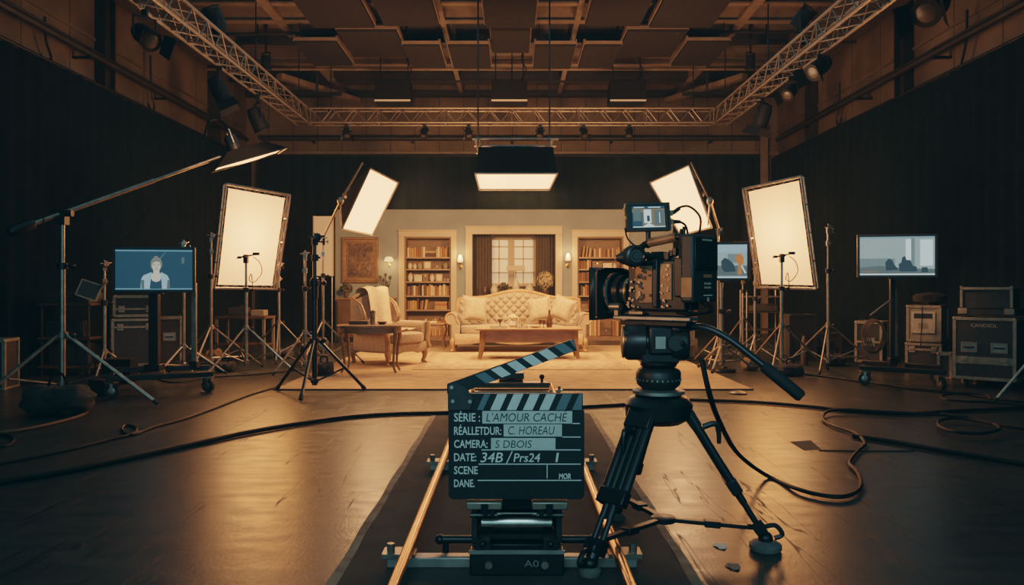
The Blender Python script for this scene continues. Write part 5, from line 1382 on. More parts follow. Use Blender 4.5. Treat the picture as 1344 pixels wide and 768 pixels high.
ft.data.from_pydata([(p.x,p.y,.0012) for p in q],[],[(3,2,1,0)]); ft.data.update()
for i, (px, py, lab) in enumerate(((946,718,'pale torn paper scrap on the floor by the right tripod foot'),(963,745,'grey paper scrap on the floor near the bottom right of the tripod'))):
    g = G(px,py); m_ = MB().add([(g.x+.03*math.cos(a)*(1+.3*math.sin(a*3)),g.y+.045*math.sin(a),.002+.004*(k%2)) for k,a in enumerate([j*2*PI/9 for j in range(9)])],[tuple(range(9))])
    tag(obj('paper_scrap', m_, 'whitecard' if i==0 else 'greyrubber', smooth=False), lab, 'paper')
# ================================================================== track, dolly
t = thing('floor_mat', 'worn black carpet strip with taped edges under the camera track', 'mat')
obj('carpet', MB().span((-.70,-1.2,.001),(.72,7.5,.005)), 'mat', t, smooth=False)
for x0, x1 in ((-.745,-.701),(.721,.765)):
    obj('edge_tape', MB().grid(lambda i,j: Vector((x0+(x1-x0)*i+.004*math.sin(j*60+i), -1.2+8.7*j, .0045)), 2, 120), 'mat_edge', t, smooth=False)
t = thing('camera_track', 'pair of shiny copper-coloured dolly rails on metal sleepers', 'track', (0,0,.005))
for x in (-.44,.44): 
    r_ = obj('rail', MB().tube((x,2.2,.079),(x,9.0,.079),.024,n=14), 'copper', t)
for y in (3.42,5.2,7.0,8.75):
    s_ = obj('sleeper', MB().span((-.53,y-.035,0),(.53,y+.035,.042)), 'alu', t, bev=.004)
    for x in (-.44,.44):
        s = 1 if x > 0 else -1
        obj('rail_clamp', MB().span((x-.03,y-.04,.0425),(x+.03,y+.04,.058)).span((x+s*.03,y-.05,.0425),(x+s*.11,y+.05,.062)).tube((x+s*.075,y-.02,.062),(x+s*.075,y-.02,.10),.016,n=8).tube((x+s*.075,y+.03,.062),(x+s*.075,y+.03,.082),.011,n=6), 'dullchrome', s_)
t = thing('dolly_carriage', 'black dolly block with steel roller standing between the rails', 'dolly', (.02,0,.005))
obj('front_tray', MB().span((-.195,3.29,.0),(.195,3.36,.105)), 'blackmetal', t, bev=.008)
obj('tray_edge', MB().span((-.197,3.283,.092),(.197,3.2895,.108)), 'alu', t)
obj('deck', MB().span((-.19,3.361,.06),(.19,3.66,.108)), 'blackmetal', t, bev=.004)
for s in (-1,1):
    obj('side_plate', MB().span((min(s*.165,s*.19),3.37,.109),(max(s*.165,s*.19),3.64,.325)), 'black', t, bev=.004)
    obj('top_clamp', MB().span((min(s*.06,s*.205),3.215,.292),(max(s*.06,s*.205),3.40,.324)), 'dullchrome', t, bev=.005)
    obj('clamp_screw', MB().tube((s*.13,3.205,.28),(s*.13,3.205,.318),.014,n=8).tube((s*.08,3.25,.262),(s*.19,3.25,.262),.01,n=8).span((s*.1-.01,3.24,.262),(s*.1+.01,3.26,.293)), 'blackmetal', t)
    c = obj('cross_tube', MB().tube((s*.19,3.5,.085),(s*.33,3.5,.085),.017,n=10).ball((s*.335,3.5,.085),.022,9,7).tube((s*.31,3.5,.0),(s*.31,3.5,.085),.014,n=8), 'blackmetal', t)
    obj('bracket_lug', MB().span((s*.14-.03,3.30,.105),(s*.14+.03,3.36,.145)).ball((s*.14,3.295,.13),.014,8,6), 'blackmetal', t)
obj('roller', MB().tube((-.15,3.44,.178),(.15,3.44,.178),.042,n=22), 'chrome', t)
obj('roller_bar', MB().span((-.163,3.40,.118),(.163,3.43,.14)), 'blackmetal', t)
obj('back_plate', MB().span((-.164,3.60,.11),(.164,3.63,.325)), 'black', t)
obj('mechanism', MB().tube((-.10,3.42,.27),(.10,3.42,.27),.022,n=10).span((-.07,3.39,.25),(.07,3.45,.3)).ball((-.11,3.4,.235),.022,8,6).ball((.11,3.4,.235),.022,8,6), 'blackmetal', t)
for x in (-.115,.115): obj('bolt_head', MB().tube((x,3.27,.05),(x,3.2895,.05),.016,n=8), 'dullchrome', t)
obj('tray_lettering', text_mesh('A0', .06, .028, (.03,3.2885,.038), (1,0,0), (0,0,1)), 'alu', t, smooth=False)
# low platform at the far end of the rails
t = thing('track_platform', 'low wooden platform with small black head at the far end of the rails', 'dolly', (0,8.72,.109))
obj('platform', MB().span((-.38,-.2,.0),(.40,.2,.03)), 'wood', t, bev=.008)
obj('cross_beam', MB().span((-.40,-.24,.031),(.41,-.17,.06)), 'darkwood', t, bev=.005)
obj('head_base', MB().span((-.14,-.1,.031),(.12,.1,.07)), 'blackmetal', t, bev=.006)
obj('head_plate', MB().span((-.15,-.12,.085),(.13,.12,.15)).span((-.04,-.03,.07),(.03,.03,.086)), 'black', t, bev=.008)
obj('side_knob', MB().tube((.32,-.15,.03),(.32,-.15,.10),.014,n=8).ball((.32,-.15,.115),.03,9,7), 'blackmetal', t)

# ================================================================== clapperboard
CD = 3.25; k = CD/F
t = thing('clapperboard', 'dark film clapperboard with open striped stick standing on the dolly block', 'clapperboard', (0,CD,0))
def cx_(px): return (px-672)*k
def cz_(py): return H-(py-HY)*k
def rrect(x0,x1,z0,z1,r,n=5, corners=(1,1,1,1)):
    P = []
    for (cx0,cz0,a0,on) in ((x1-r,z0+r,-PI/2,corners[0]),(x1-r,z1-r,0,corners[1]),(x0+r,z1-r,PI/2,corners[2]),(x0+r,z0+r,PI,corners[3])):
        if on: P += [(cx0+r*math.cos(a0+PI/2*i/n), cz0+r*math.sin(a0+PI/2*i/n)) for i in range(n+1)]
        else: P.append((x1 if cx0 == x1-r else x0, z0 if cz0 == z0+r else z1))
    return P
obj('board', MB().prism(rrect(cx_(588.5),cx_(767),cz_(655.8),cz_(539),.022,corners=(1,0,0,1)), .016), 'slate', t, bev=.0015)
obj('lower_stick', MB().prism(rrect(cx_(588),cx_(765),cz_(538.6),cz_(516.5),.003,corners=(0,0,0,0)), .024, Matrix.Translation((0,-.006,0))), 'slate', t, bev=.0015)
y_f = -.0062
for i in range(7):
    b = 622+i*21.4; wd = 12.6
    if i == 0: b, wd = 626, 8
    x0b, x1b, x0t, x1t = b, b+wd, b+9.5, b+wd+9.5
    if x1t > 765: x1t = 764.5; x1b = min(x1b, 764.5)
    m = MB(); m.keep = True
    m.add([(cx_(x0b),y_f-.0004,cz_(538)),(cx_(x1b),y_f-.0004,cz_(538)),(cx_(x1t),y_f-.0004,cz_(517)),(cx_(x0t),y_f-.0004,cz_(517))],[(0,1,2,3)])
    obj('stripe', m, 'slatewhite' if 1 <= i <= 4 else 'slatemid', t, smooth=False, label=None)
# upper stick, hinged open
px0, py0 = 592, 507
ang = math.atan2(62, 157)*.94
R = Matrix.Translation((cx_(597),-.006,cz_(510.5))) @ Matrix.Rotation(-ang,4,'Y')
Ls = .522; hs_ = .056
us = obj('upper_stick', MB().prism([(-.036,-.006),(.0,-.024),(Ls-.002,-.024+.0),(Ls,.024),(-.022,.030)], .024, None), 'slate', t, bev=.0015, xf=R)
for i in range(7):
    b = .105+i*.068; wd = .040
    pts = [(b+.022,-.0225),(b+.022+wd,-.0225),(b+wd-.008,.0235),(b-.008,.0235)]
    pts = [(min(x,Ls-.003),z) for x,z in pts]
    m = MB(); m.keep = True; m.add([(x,-.0006,z) for x,z in pts],[(0,1,2,3)])
    obj('stripe', m, 'slatewhite' if 1 <= i <= 4 else 'slatemid', us, smooth=False, xf=R)
obj('hinge_plate', MB().prism([(cx_(588),cz_(538)),(cx_(617),cz_(538)),(cx_(622),cz_(522)),(cx_(612),cz_(508)),(cx_(598),cz_(501)),(cx_(588),cz_(505))], .006, Matrix.Translation((0,-.0135,0))), 'black', t, bev=.001)
for px, py in ((593,508),(594.5,526),(617,526.5)):
    obj('hinge_screw', MB().tube((cx_(px),-.0165,cz_(py)),(cx_(px),-.0136,cz_(py)),.0075,n=12), 'alu', t)
# printed lettering, tapes and handwriting
yF = -.0006
def wr(s, x0, x1, y0, y1, m, shear=0, y=yF, nm='lettering', bold=0): obj(nm, text_mesh(s, (x1-x0)*k, (y1-y0)*k, (cx_(x0), y, cz_(y1)), (1,0,0), (0,0,1), shear, bold=bold), m, t, smooth=False)
for s, x0, x1, y0, y1 in (('SÉRIE :',596,630,539.5,553.5),('RÉALLETDUR:',596,658,557.5,571),('CAMERA:',596,640,577.5,588),('DATE:',596,625,595,605.5),('SCENE',596,627,612,622.5),('DANE.',596,623,629.5,639.5)):
    wr(s, x0, x1, y0, y1, 'chalk', bold=.012)
for x0, x1, y0, y1 in ((633,751,539.5,556),(661,737.5,557,573),(644.5,729,575,591)):
    obj('tape_strip', MB().span((cx_(x0),-.0009,cz_(y1)),(cx_(x1),-.0001,cz_(y0))), 'tape', t, smooth=False)
for s, x0, x1, y0, y1, sh in (("L'AMOUR CACHÉ",638,744.5,539.3,553.5,.18),('C. HOREAU',667,728,559.5,570.5,.18),('S DBOIS',650,698,578,588,.12)):
    wr(s, x0, x1, y0, y1, 'ink', sh, -.0013, 'handwriting', 0)
for s, x0, x1, y0, y1, sh in (('34B',630.5,660,594,607,.2),('/',664,673,592.5,608.5,.3),('Prs24',674,709,595,606.5,.15),('1',729,733.5,594.5,606.5,.1)):
    wr(s, x0, x1, y0, y1, 'chalk', sh, yF, 'handwriting', .006)
wr('MOR', 733.5, 749.5, 621.5, 629, 'chalk', .1, nm='lettering', bold=.02)
for x0, x1, yy in ((751.5,761,556),(738,762,573.7),(632,762,590.6),(628,762,609.3),(627,763,630.6)):
    obj('ruled_line', MB().span((cx_(x0),-.0006,cz_(yy+.6)),(cx_(x1),-.0001,cz_(yy-.6))), 'chalk', t, smooth=False)
obj('ruled_line', MB().span((cx_(717.6),-.0006,cz_(628)),(cx_(718.6),-.0001,cz_(609.3))), 'chalk', t, smooth=False)

# ================================================================== tripod
TP = Vector((.672,3.67,0))
t = thing('camera_tripod', 'heavy black film tripod with fluid head standing right of the clapperboard', 'tripod', TP)
feet = [Vector((1.15,3.63,0))-TP, Vector((.322,3.30,0))-TP, Vector((.535,4.10,0))-TP]
ztop = .66
obj('crown', MB().lathe([(.10,-.09),(.15,-.06),(.155,.0),(.13,.03),(.10,.04)], (0,0,ztop), n=24), 'blackmetal', t)
obj('bowl_ring', MB().lathe([(.10,0),(.118,.006),(.118,.02),(.10,.026)], (0,0,ztop+.041), n=28), 'alu', t)
obj('bowl', MB().lathe([(.075,.0),(.098,.02),(.102,.04),(.102,.075),(.094,.09),(.08,.098)], (0,0,ztop+.068), n=28), 'black', t)
m = MB()
for i in range(28):
    a = 2*PI*i/28; m.box((.103*math.cos(a),.103*math.sin(a),ztop+.112),(.006,.006,.008),rotz(a))
obj('scale_marks', m, 'alu', t)
for i, f in enumerate(feet):
    u = Vector((f.x,f.y,0)).normalized(); v = Vector((-u.y,u.x,0))
    top = u*.125+Vector((0,0,ztop-.03)); foot = f+Vector((0,0,.055))
    dirv = (foot-top)
    lg = MB(); half = top+dirv*.58
    l = obj('leg', lg.tube(top+v*.05, half+v*.05, .021, n=10).tube(top-v*.05, half-v*.05, .021, n=10).tube(top+v*.018+dirv*.02, half+v*.018+dirv*.14, .017, n=10).tube(top-v*.018+dirv*.02, half-v*.018+dirv*.14, .017, n=10), 'satin', t)
    fr = frame_of(v, dirv.normalized().cross(v), dirv.normalized())
    obj('leg_block', MB().box(top+dirv*.03, (.13,.05,.12), fr), 'blackmetal', l, bev=.006)
    obj('leg_clamp', MB().box(half, (.14,.05,.07), fr), 'blackmetal', l, bev=.006)
    obj('lower_leg', MB().tube(half+v*.022, foot-dirv*.08+v*.022, .0135, n=10).tube(half-v*.022, foot-dirv*.08-v*.022, .0135, n=10), 'satin', l)
    obj('foot_joint', MB().box(foot-dirv*.10, (.085,.05,.06), fr).tube(foot-dirv*.10, foot, .03, .024, n=12).ball(foot, (.034,.034,.03), 12, 8), 'blackmetal', l)
    obj('foot_loop', MB().path([foot-dirv*.09+u*.03, foot-dirv*.10+u*.08, foot-dirv*.03+u*.085, foot+u*.04], .011, 7, smooth=5), 'blackmetal', l)
    obj('rubber_foot', MB().lathe([(.042,0),(.046,.006),(.046,.022),(.036,.032),(.024,.04)], f+Vector((0,0,.006 if i==1 else .0015)), n=22) if i else MB().lathe([(.066,0),(.072,.008),(.072,.026),(.058,.036),(.03,.044)], f+Vector((0,0,.0015)), n=24), 'greyrubber', l)
    p = top+dirv*.13+u*.03
    obj('lock_lever', MB().path([p, p+u*.055+Vector((0,0,.015)), p+u*.07+Vector((0,0,-.02)), p+u*.072+Vector((0,0,-.075))], [.014,.013,.012,.010], 8, smooth=4), 'blackmetal', l)
# mid-level spreader
hub = Vector((.02,-.02,.135))
s_ = obj('spreader', MB().lathe([(.045,-.014),(.055,-.01),(.055,.01),(.045,.014)], hub, n=16), 'blackmetal', t)
for i, f in enumerate(feet):
    e = f*.955+Vector((0,0,.10 if i==0 else .135)); d = e-hub; n_ = Vector((-d.y,d.x,0)).normalized()
    obj('spreader_arm', MB().box((hub+e)/2, (d.length,.032,.018), frame_of(d.normalized(), n_, d.normalized().cross(n_))).box(hub+d*.5, (.07,.05,.03), frame_of(d.normalized(), n_, d.normalized().cross(n_))), 'blackmetal', s_, bev=.003)
# fluid head
zh = ztop+.167
fh = obj('fluid_head', MB().lathe([(.075,0),(.085,.01),(.085,.025),(.07,.03)], (0,0,zh), n=24).box((0,0,zh+.055),(.17,.11,.07)), 'blackmetal', t, bev=.008)
zc = zh+.115
obj('tilt_drum', MB().lathe([(.045,-.16),(.075,-.155),(.085,-.14),(.085,-.06),(.062,-.055),(.062,.055),(.085,.06),(.085,.12),(.075,.135),(.04,.14)], (.0,0,zc), (1,-.12,0), 26), 'satin', fh)
obj('drum_cap', MB().lathe([(.078,0),(.074,.008),(.05,.014),(.02,.016)], Vector((.0,0,zc))-Vector((1,-.12,0)).normalized()*.157, (-1,.12,0), 22), 'dullchrome', fh)
obj('brake_knob', MB().tube((-.12,-.03,zc+.04),(-.165,-.035,zc+.04),.022,n=12), 'black', fh)
obj('level_window', MB().span((-.03,-.094,zc-.025),(.015,-.086,zc+.03)), 'alu', fh)
obj('control_dial', MB().tube((.06,-.08,zc),(.06,-.098,zc),.035,n=18), 'black', fh)
obj('head_body', MB().box((0,0,zc+.01),(.11,.15,.13)), 'blackmetal', fh, bev=.012)
TH = DG(50)
Rz = Matrix.Rotation(TH,4,'Z')
zp = zc+.098
obj('sliding_plate', MB().box((0,0,zp-.012),(.11,.34,.022)), 'blackmetal', fh, bev=.004, xf=Rz)
obj('top_plate', MB().box((0,.02,zp+.010),(.085,.40,.018)), 'alu', fh, bev=.004, xf=Rz)
# pan bar to the right
pb = [Vector((.075,-.05,zc+.06)),Vector((.17,-.12,zc+.075)),Vector((.27,-.16,zc+.03)),Vector((.37,-.20,zc-.05))]
hd = obj('pan_bar', MB().path([pb[0],pb[1],pb[2],pb[3],Vector((.44,-.23,zc-.11))], .016, 10, smooth=5), 'satin', t)
g0 = Vector((.41,-.22,zc-.085)); g1 = Vector((.555,-.29,zc-.215))
obj('rubber_grip', MB().path([g0,g0.lerp(g1,.06),g0.lerp(g1,.94),g1], [.02,.027,.027,.02], 14), 'rubber', hd)
obj('bar_clamp', MB().ball(pb[0],(.035,.035,.035),12,8).tube(pb[0]+Vector((0,-.02,-.03)),pb[0]+Vector((.02,-.05,-.07)),.012,n=8), 'blackmetal', hd)

# ================================================================== cinema camera
M['cam_warm_lit'] = mat('camera_warm_lit_plate', (.30,.15,.07), .45, .25, var=.35, vscale=14)  # orange tint puts the warm side light into the plate colour
M['cambody'] = mat('camera_body_black', (.016,.018,.020), .42, .25, var=.25, vscale=24)
M['camgrey'] = mat('camera_rear_shell', (.022,.026,.028), .5, .1, var=.1, vscale=30)
ZB_ = zp+.0205
CB = Vector((.68,3.70,ZB_))
t = thing('cinema_camera', 'black cinema camera with matte box and top monitor mounted on the tripod', 'camera', CB, TH)
z_ = lambda zw: zw-ZB_                      # world height -> local
def bx(nm, lo, hi, m, bev=.004, par=None): return obj(nm, MB().span((lo[0],lo[1],z_(lo[2])),(hi[0],hi[1],z_(hi[2]))), m, par or t, bev=bev)
zb = ZB_+.0005
bx('base_plate', (-.05,-.17,zb),(.05,.17,zb+.022), 'blackmetal')
obj('wedge_shoe', MB().prism([(-.16,0),(.10,0),(.13,1.085-zb-.023),(-.17,1.085-zb-.023)], .10, Matrix(((0,1,0,-.05),(1,0,0,0),(0,0,1,z_(zb+.0225)),(0,0,0,1)))), 'cambody', t, bev=.004)
for x in (-.04,.04): obj('support_rod', MB().tube((x,-.02,z_(1.073)),(x,.34,z_(1.073)),.0085,n=10), 'chrome', t)
body = bx('body', (-.066,-.17,1.087),(.066,.128,1.315), 'cambody', .008)
bx('side_plate', (-.0725,-.005,1.12),(-.0665,.085,1.29), 'cam_warm_lit', .003, body)
bx('side_hatch', (-.074,-.105,1.135),(-.0665,-.045,1.30), 'cam_warm_lit', .006, body)
bx('grip_rib', (-.088,-.04,1.10),(-.0665,-.012,1.32), 'cambody', .006, body)
bx('rear_pillar', (-.085,-.165,1.15),(-.0665,-.12,1.325), 'cambody', .006, body)
rr = random.Random(9)
m = MB()
for i in range(46):
    y = rr.uniform(.05,.125) if i < 30 else rr.uniform(-.10,-.05); z = rr.uniform(1.10,1.30); s = rr.uniform(.0035,.008)
    m.box((-.0755,y,z_(z)),(.008,s*1.6,s*1.4)) if i%3 else m.tube((-.066,y,z_(z)),(-.082,y,z_(z)),s*.8,n=8)
obj('control_buttons', m, 'dullchrome', body)
m = MB()
for i in range(18):
    y = rr.uniform(-.0,.08); z = rr.uniform(1.13,1.28); s = rr.uniform(.006,.013)
    m.box((-.0745,y,z_(z)),(.006,s*1.6,s*1.4))
obj('switch_covers', m, 'black', body)
m = MB()
for i in range(6): m.tube((-.066,.105-.012*i+.0*i,z_(1.075)),(-.083,.105-.012*i,z_(1.075)),.007,n=8)
obj('connector_ports', m, 'dullchrome', body)
# lens
ln = obj('lens', MB().lathe([(.05,.129),(.05,.14),(.066,.142),(.066,.165),(.060,.167),(.060,.185),(.078,.188),(.078,.215),(.07,.217),(.07,.225),(.088,.228),(.088,.247)], (0.005,0,z_(1.17)), (0,1,0), 36), 'satin', t)
m = MB()
for i in range(48):
    a = 2*PI*i/48; m.box((.005+.079*math.cos(a),.2,z_(1.17)+.079*math.sin(a)),(.004,.022,.004),Matrix.Rotation(-a,3,'Y'))
obj('focus_ring', m, 'black', ln)
obj('brass_ring', MB().lathe([(.0665,.150),(.0675,.152),(.0675,.158),(.0665,.16)], (.005,0,z_(1.17)), (0,1,0), 32), 'brass', ln)
obj('lens_collar', MB().lathe([(.089,.234),(.0925,.236),(.0925,.243),(.089,.245)], (.005,0,z_(1.17)), (0,1,0), 36), 'alu', ln)
obj('front_glass', MB().lathe([(.08,.246),(.06,.252),(.001,.256)], (.005,0,z_(1.17)), (0,1,0), 30), 'lens', ln)
obj('lens_motor', MB().tube((-.075,.16,z_(1.10)),(-.075,.215,z_(1.10)),.02,n=12).span((-.085,.17,z_(1.06)),(-.06,.19,z_(1.10))), 'dullchrome', ln)
# matte box
x0, x1, za, zb2 = -.140, .165, 1.046, 1.272
m = MB(); m.keep = False
fr_ = [(x0,za),(x1,za),(x1,zb2),(x0,zb2)]
n = 40
cxm, czm, rm = .005, 1.17, .094
outer = []
for i in range(n):
    a = 2*PI*i/n; c_, s_2 = math.cos(a), math.sin(a)
    kk = min(((x1-cxm) if c_>0 else (cxm-x0))/max(abs(c_),1e-6), ((zb2-czm) if s_2>0 else (czm-za))/max(abs(s_2),1e-6))
    outer.append((cxm+c_*kk, czm+s_2*kk))
inner = [(cxm+rm*math.cos(2*PI*i/n), czm+rm*math.sin(2*PI*i/n)) for i in range(n)]
vs = [(x,.25,z_(z)) for x,z in outer]+[(x,.25,z_(z)) for x,z in inner]+[(x,.258,z_(z)) for x,z in outer]+[(x,.258,z_(z)) for x,z in inner]
fs = [(i,(i+1)%n,n+(i+1)%n,n+i) for i in range(n)]+[(2*n+i,3*n+i,3*n+(i+1)%n,2*n+(i+1)%n) for i in range(n)]+[(i,2*n+i,2*n+(i+1)%n,(i+1)%n) for i in range(n)]+[(n+i,n+(i+1)%n,3*n+(i+1)%n,3*n+i) for i in range(n)]
mbx = obj('matte_box', m.add(vs, fs), 'black', t)
e = .05
w4 = MB()
w4.add([(x,.2585,z_(z)) for x,z in fr_]+[(x+(e*.4 if x>0 else -e*.1),.292,z_(z+(e*.3 if z>1.1 else -e*.2))) for x,z in fr_],[(0,1,5,4),(1,2,6,5),(2,3,7,6),(3,0,4,7)])
o = obj('hood', w4, 'black', mbx); sd = o.modifiers.new('thickness','SOLIDIFY'); sd.thickness = .004
m = MB()
for a, b in (((x0+.004,za+.004),(cxm-.062,czm-.062)),((x0+.004,zb2-.004),(cxm-.062,czm+.062)),((x1-.004,za+.004),(cxm+.062,czm-.062)),((x1-.004,zb2-.004),(cxm+.062,czm+.062))):
    m.tube((a[0],.2485,z_(a[1])),(b[0],.2485,z_(b[1])),.003,n=5)
m.path([(cxm+.096*math.cos(2*PI*i/36),.2485,z_(czm+.096*math.sin(2*PI*i/36))) for i in range(36)], .0045, 6, closed=True)
obj('reinforcing_ribs', m, 'blackmetal', mbx)
obj('top_flag', MB().span((x0+.02,.24,z_(zb2+.003)),(x1-.02,.29,z_(zb2+.007))).span((-.08,.25,z_(zb2+.007)),(.1,.26,z_(zb2+.014))), 'black', mbx)
# electronic viewfinder
vf = obj('viewfinder', MB().lathe([(.030,-.045),(.044,-.04),(.047,-.01),(.05,.0),(.05,.03),(.044,.042),(.03,.043)], (-.150,.05,z_(1.333)), (-.62,-.78,0), 26), 'rubber', t)
obj('eyecup', MB().lathe([(.044,.0435),(.046,.05),(.036,.054),(.03,.046),(.018,.046),(.016,.05),(.004,.05)], (-.150,.05,z_(1.333)), (-.62,-.78,0), 26), 'satin', vf)
obj('front_cone', MB().lathe([(.034,.0),(.03,.03),(.02,.045),(.012,.06)], (-.155,.066,z_(1.328)), (-.64,.77,-.05), 18), 'black', vf)
obj('viewfinder_arm', MB().tube((-.12,.035,z_(1.335)),(-.02,-.02,z_(1.335)),.016,n=10).box((-.03,-.02,z_(1.335)),(.05,.05,.04)), 'blackmetal', vf)
# top handle
th = obj('top_handle', MB().path([(0,.10,z_(1.316)),(0,.10,z_(1.36)),(0,.07,z_(1.395)),(0,-.05,z_(1.42)),(0,-.13,z_(1.415)),(0,-.145,z_(1.37)),(0,-.145,z_(1.316))], .015, 10, smooth=5), 'blackmetal', t)
obj('handle_grip', MB().tube((0,.05,z_(1.40)),(0,-.09,z_(1.421)),.021,n=14), 'cam_warm_lit', th)
obj('accessory_rail', MB().span((-.03,-.12,z_(1.3155)),(.03,.11,z_(1.338))), 'dullchrome', t, bev=.003)
m = MB()
for i in range(16):
    m.box((rr.uniform(-.055,.055),rr.uniform(-.14,.12),z_(1.325+rr.uniform(0,.03))),(rr.uniform(.012,.03),rr.uniform(.012,.03),rr.uniform(.012,.04)))
obj('accessory_blocks', m, 'cambody', t, bev=.002)
obj('wireless_aerial', MB().tube((.03,-.10,z_(1.33)),(.035,-.11,z_(1.47)),.012,.008,n=10).tube((-.035,-.13,z_(1.33)),(-.04,-.135,z_(1.455)),.012,.007,n=10), 'rubber', t)
# battery / recorder pack at the rear
pk = obj('battery_pack', MB().span((-.12,-.235,z_(1.125)),(.12,-.171,z_(1.425))), 'camgrey', t, bev=.012)
obj('rear_panel', MB().span((-.108,-.241,z_(1.27)),(.108,-.2355,z_(1.412))), 'cambody', pk, bev=.003)
m = MB()
for i in range(10): m.span((-.09,-.2435,z_(1.285+i*.011)),(.09,-.2412,z_(1.290+i*.011)))
obj('vent_ribs', m, 'camgrey', pk)
obj('name_plate', MB().span((-.045,-.2432,z_(1.398)),(.045,-.2412,z_(1.406))), 'label', pk)
obj('warning_label', MB().span((-.02,-.2372,z_(1.236)),(.055,-.2352,z_(1.25))), mat('orange_label',(.42,.16,.05),.6), pk)
m = MB()
for i in range(8): m.span((-.015+.017*(i%4),-.2368,z_(1.205-.018*(i//4))),(-.004+.017*(i%4),-.2352,z_(1.214-.018*(i//4))))
obj('print_marks', m, 'label', pk)
obj('white_bar', MB().span((-.02,-.2368,z_(1.155)),(.06,-.2352,z_(1.159))), 'slatewhite', pk)
obj('round_emblem', MB().lathe([(.010,.0),(.011,.002),(.007,.003)], (.02,-.235,z_(1.138)), (0,-1,0), 14), 'label', pk)
obj('side_vents', MB().span((-.1225,-.225,z_(1.24)),(-.1202,-.18,z_(1.245))).span((-.1225,-.225,z_(1.26)),(-.1202,-.18,z_(1.265))).span((-.1225,-.225,z_(1.28)),(-.1202,-.18,z_(1.285))), 'black', pk)
obj('side_skin', MB().span((-.1215,-.228,z_(1.15)),(-.1201,-.178,z_(1.235))), 'cam_warm_lit', pk)
m = MB()
for pts in ([(.02,-.2,1.124),(.05,-.235,1.09),(-.02,-.2,1.078),(-.04,-.1,1.08)],[(.08,-.2,1.124),(.10,-.22,1.085),(.06,-.18,1.072),(.055,-.1,1.08)],[(-.08,-.2,1.124),(-.10,-.215,1.09),(-.08,-.19,1.075),(-.055,-.12,1.078)]):
    m.path([(x,y,z_(z)) for x,y,z in pts], .005, 6, smooth=6)
obj('rear_leads', m, 'cable', t)
# on-board monitor on its arm, facing the operator
mon_c = Rz.inverted() @ (W(850,285,3.76)-CB)
Xm = Matrix.Translation(mon_c) @ Matrix.Rotation(-TH+DG(9),4,'Z') @ Matrix.Rotation(DG(-4),4,'X') @ Matrix.Rotation(DG(-2),4,'Y')
mo = obj('onboard_monitor', MB().span((-.108,-.012,-.068),(.108,.022,.068)), 'cambody', t, bev=.006, xf=Xm)
obj('monitor_hood', ring2(.106,.066,.010,-.018,-.0125), 'black', mo, xf=Xm)
MS = [('warm',[rect(-.078,.080,-.047,.040)]),('dark',[rect(-.078,.080,.038,.050),rect(-.078,-.03,-.047,.02)]),('bright',[rect(-.022,.014,-.03,.034)]),('chair',[rect(-.008,.006,-.022,.005)]),('grey',[rect(.03,.075,-.04,.03),rect(-.074,-.035,-.02,.033)]),('bright',[rect(.052,.056,-.03,.02),rect(-.078,.08,-.050,-.046),rect(-.07,-.02,.042,.046),rect(.0,.06,.042,.046)]),('bright',[[(.0,-.03),(.03,-.046),(-.03,-.046)]])]
ms = screen_part('screen', mo, MS)
for v in ms.data.vertices: v.co = Xm @ (v.co+Vector((0,-.0122,0)))
obj('side_port', MB().span((-.113,-.006,-.05),(-.1085,.016,-.01)).span((-.113,-.006,.01),(-.1085,.016,.045)).span((.1085,-.004,.005),(.125,.016,.03)).span((.1085,-.004,-.035),(.125,.016,-.012)), 'cam_warm_lit', mo, xf=Xm)
a0 = Xm @ Vector((.0,.005,-.069)); 
obj('monitor_arm', MB().tube(a0, a0+Vector((0,0,-.05)), .012, n=10).ball(a0+Vector((0,0,-.06)), .018, 10, 7).tube(a0+Vector((0,0,-.06)), (0,.06,z_(1.402)), .010, n=8), 'blackmetal', t)
p1 = Xm @ Vector((.126,.006,.018)); p2 = Xm @ Vector((.126,.006,-.024)); iv = Rz.inverted()
V = lambda x,y,z: iv @ Vector((x,y,z))
obj('video_lead', MB().path([p1, p1+V(.03,0,.025), p1+V(.08,.0,.03), p1+V(.125,-.02,-.02), p1+V(.12,-.03,-.09), p1+V(.09,-.04,-.13)], .0055, 7, smooth=6).path([p2, p2+V(.03,0,.0), p2+V(.06,0,-.02), p2+V(.07,0,-.07), p2+V(.06,-.02,-.10)], .0055, 7, smooth=6), 'cable', t)
obj('lead_plug', MB().tube(p1, p1+V(.035,0,.022), .011, .008, n=8).tube(p2, p2+V(.035,0,.0), .011, .008, n=8), 'blackmetal', t)
p3 = Xm @ Vector((-.113,.0,-.05)); 
obj('left_lead', MB().path([p3, p3+V(.01,-.02,-.05), p3+V(.05,-.02,-.085), p3+V(.09,-.01,-.07), p3+V(.085,.0,-.10), p3+V(.05,.0,-.09)], .004, 6, smooth=6), 'cable', t)
# camera cable to the floor: belongs to nothing else
p = [W(921,472,3.62), W(932,520,3.62), W(945,555,3.9), W(968,595,4.45)]
q = [G(1005,628), G(1050,648), G(1092,657), G(1118,654), G(1130,642), G(1126,625), G(1115,612), G(1124,598), G(1135,586), G(1122,572), G(1096,563), G(1080,554), G(1086,546), G(1110,544), G(1160,547), G(1220,551), G(1270,556)]
q = [Vector((v.x,v.y,.022)) for v in q]; q[-1].z = .055; q[-2].z=.05; q[-3].z = .045; q[-4].z=.045; q[-5].z=.04
tag(obj('camera_cable', MB().path(p+q, .0125, 8, smooth=8), 'cable'), 'black cable hanging from the tripod head and snaking over the right floor', 'cable')

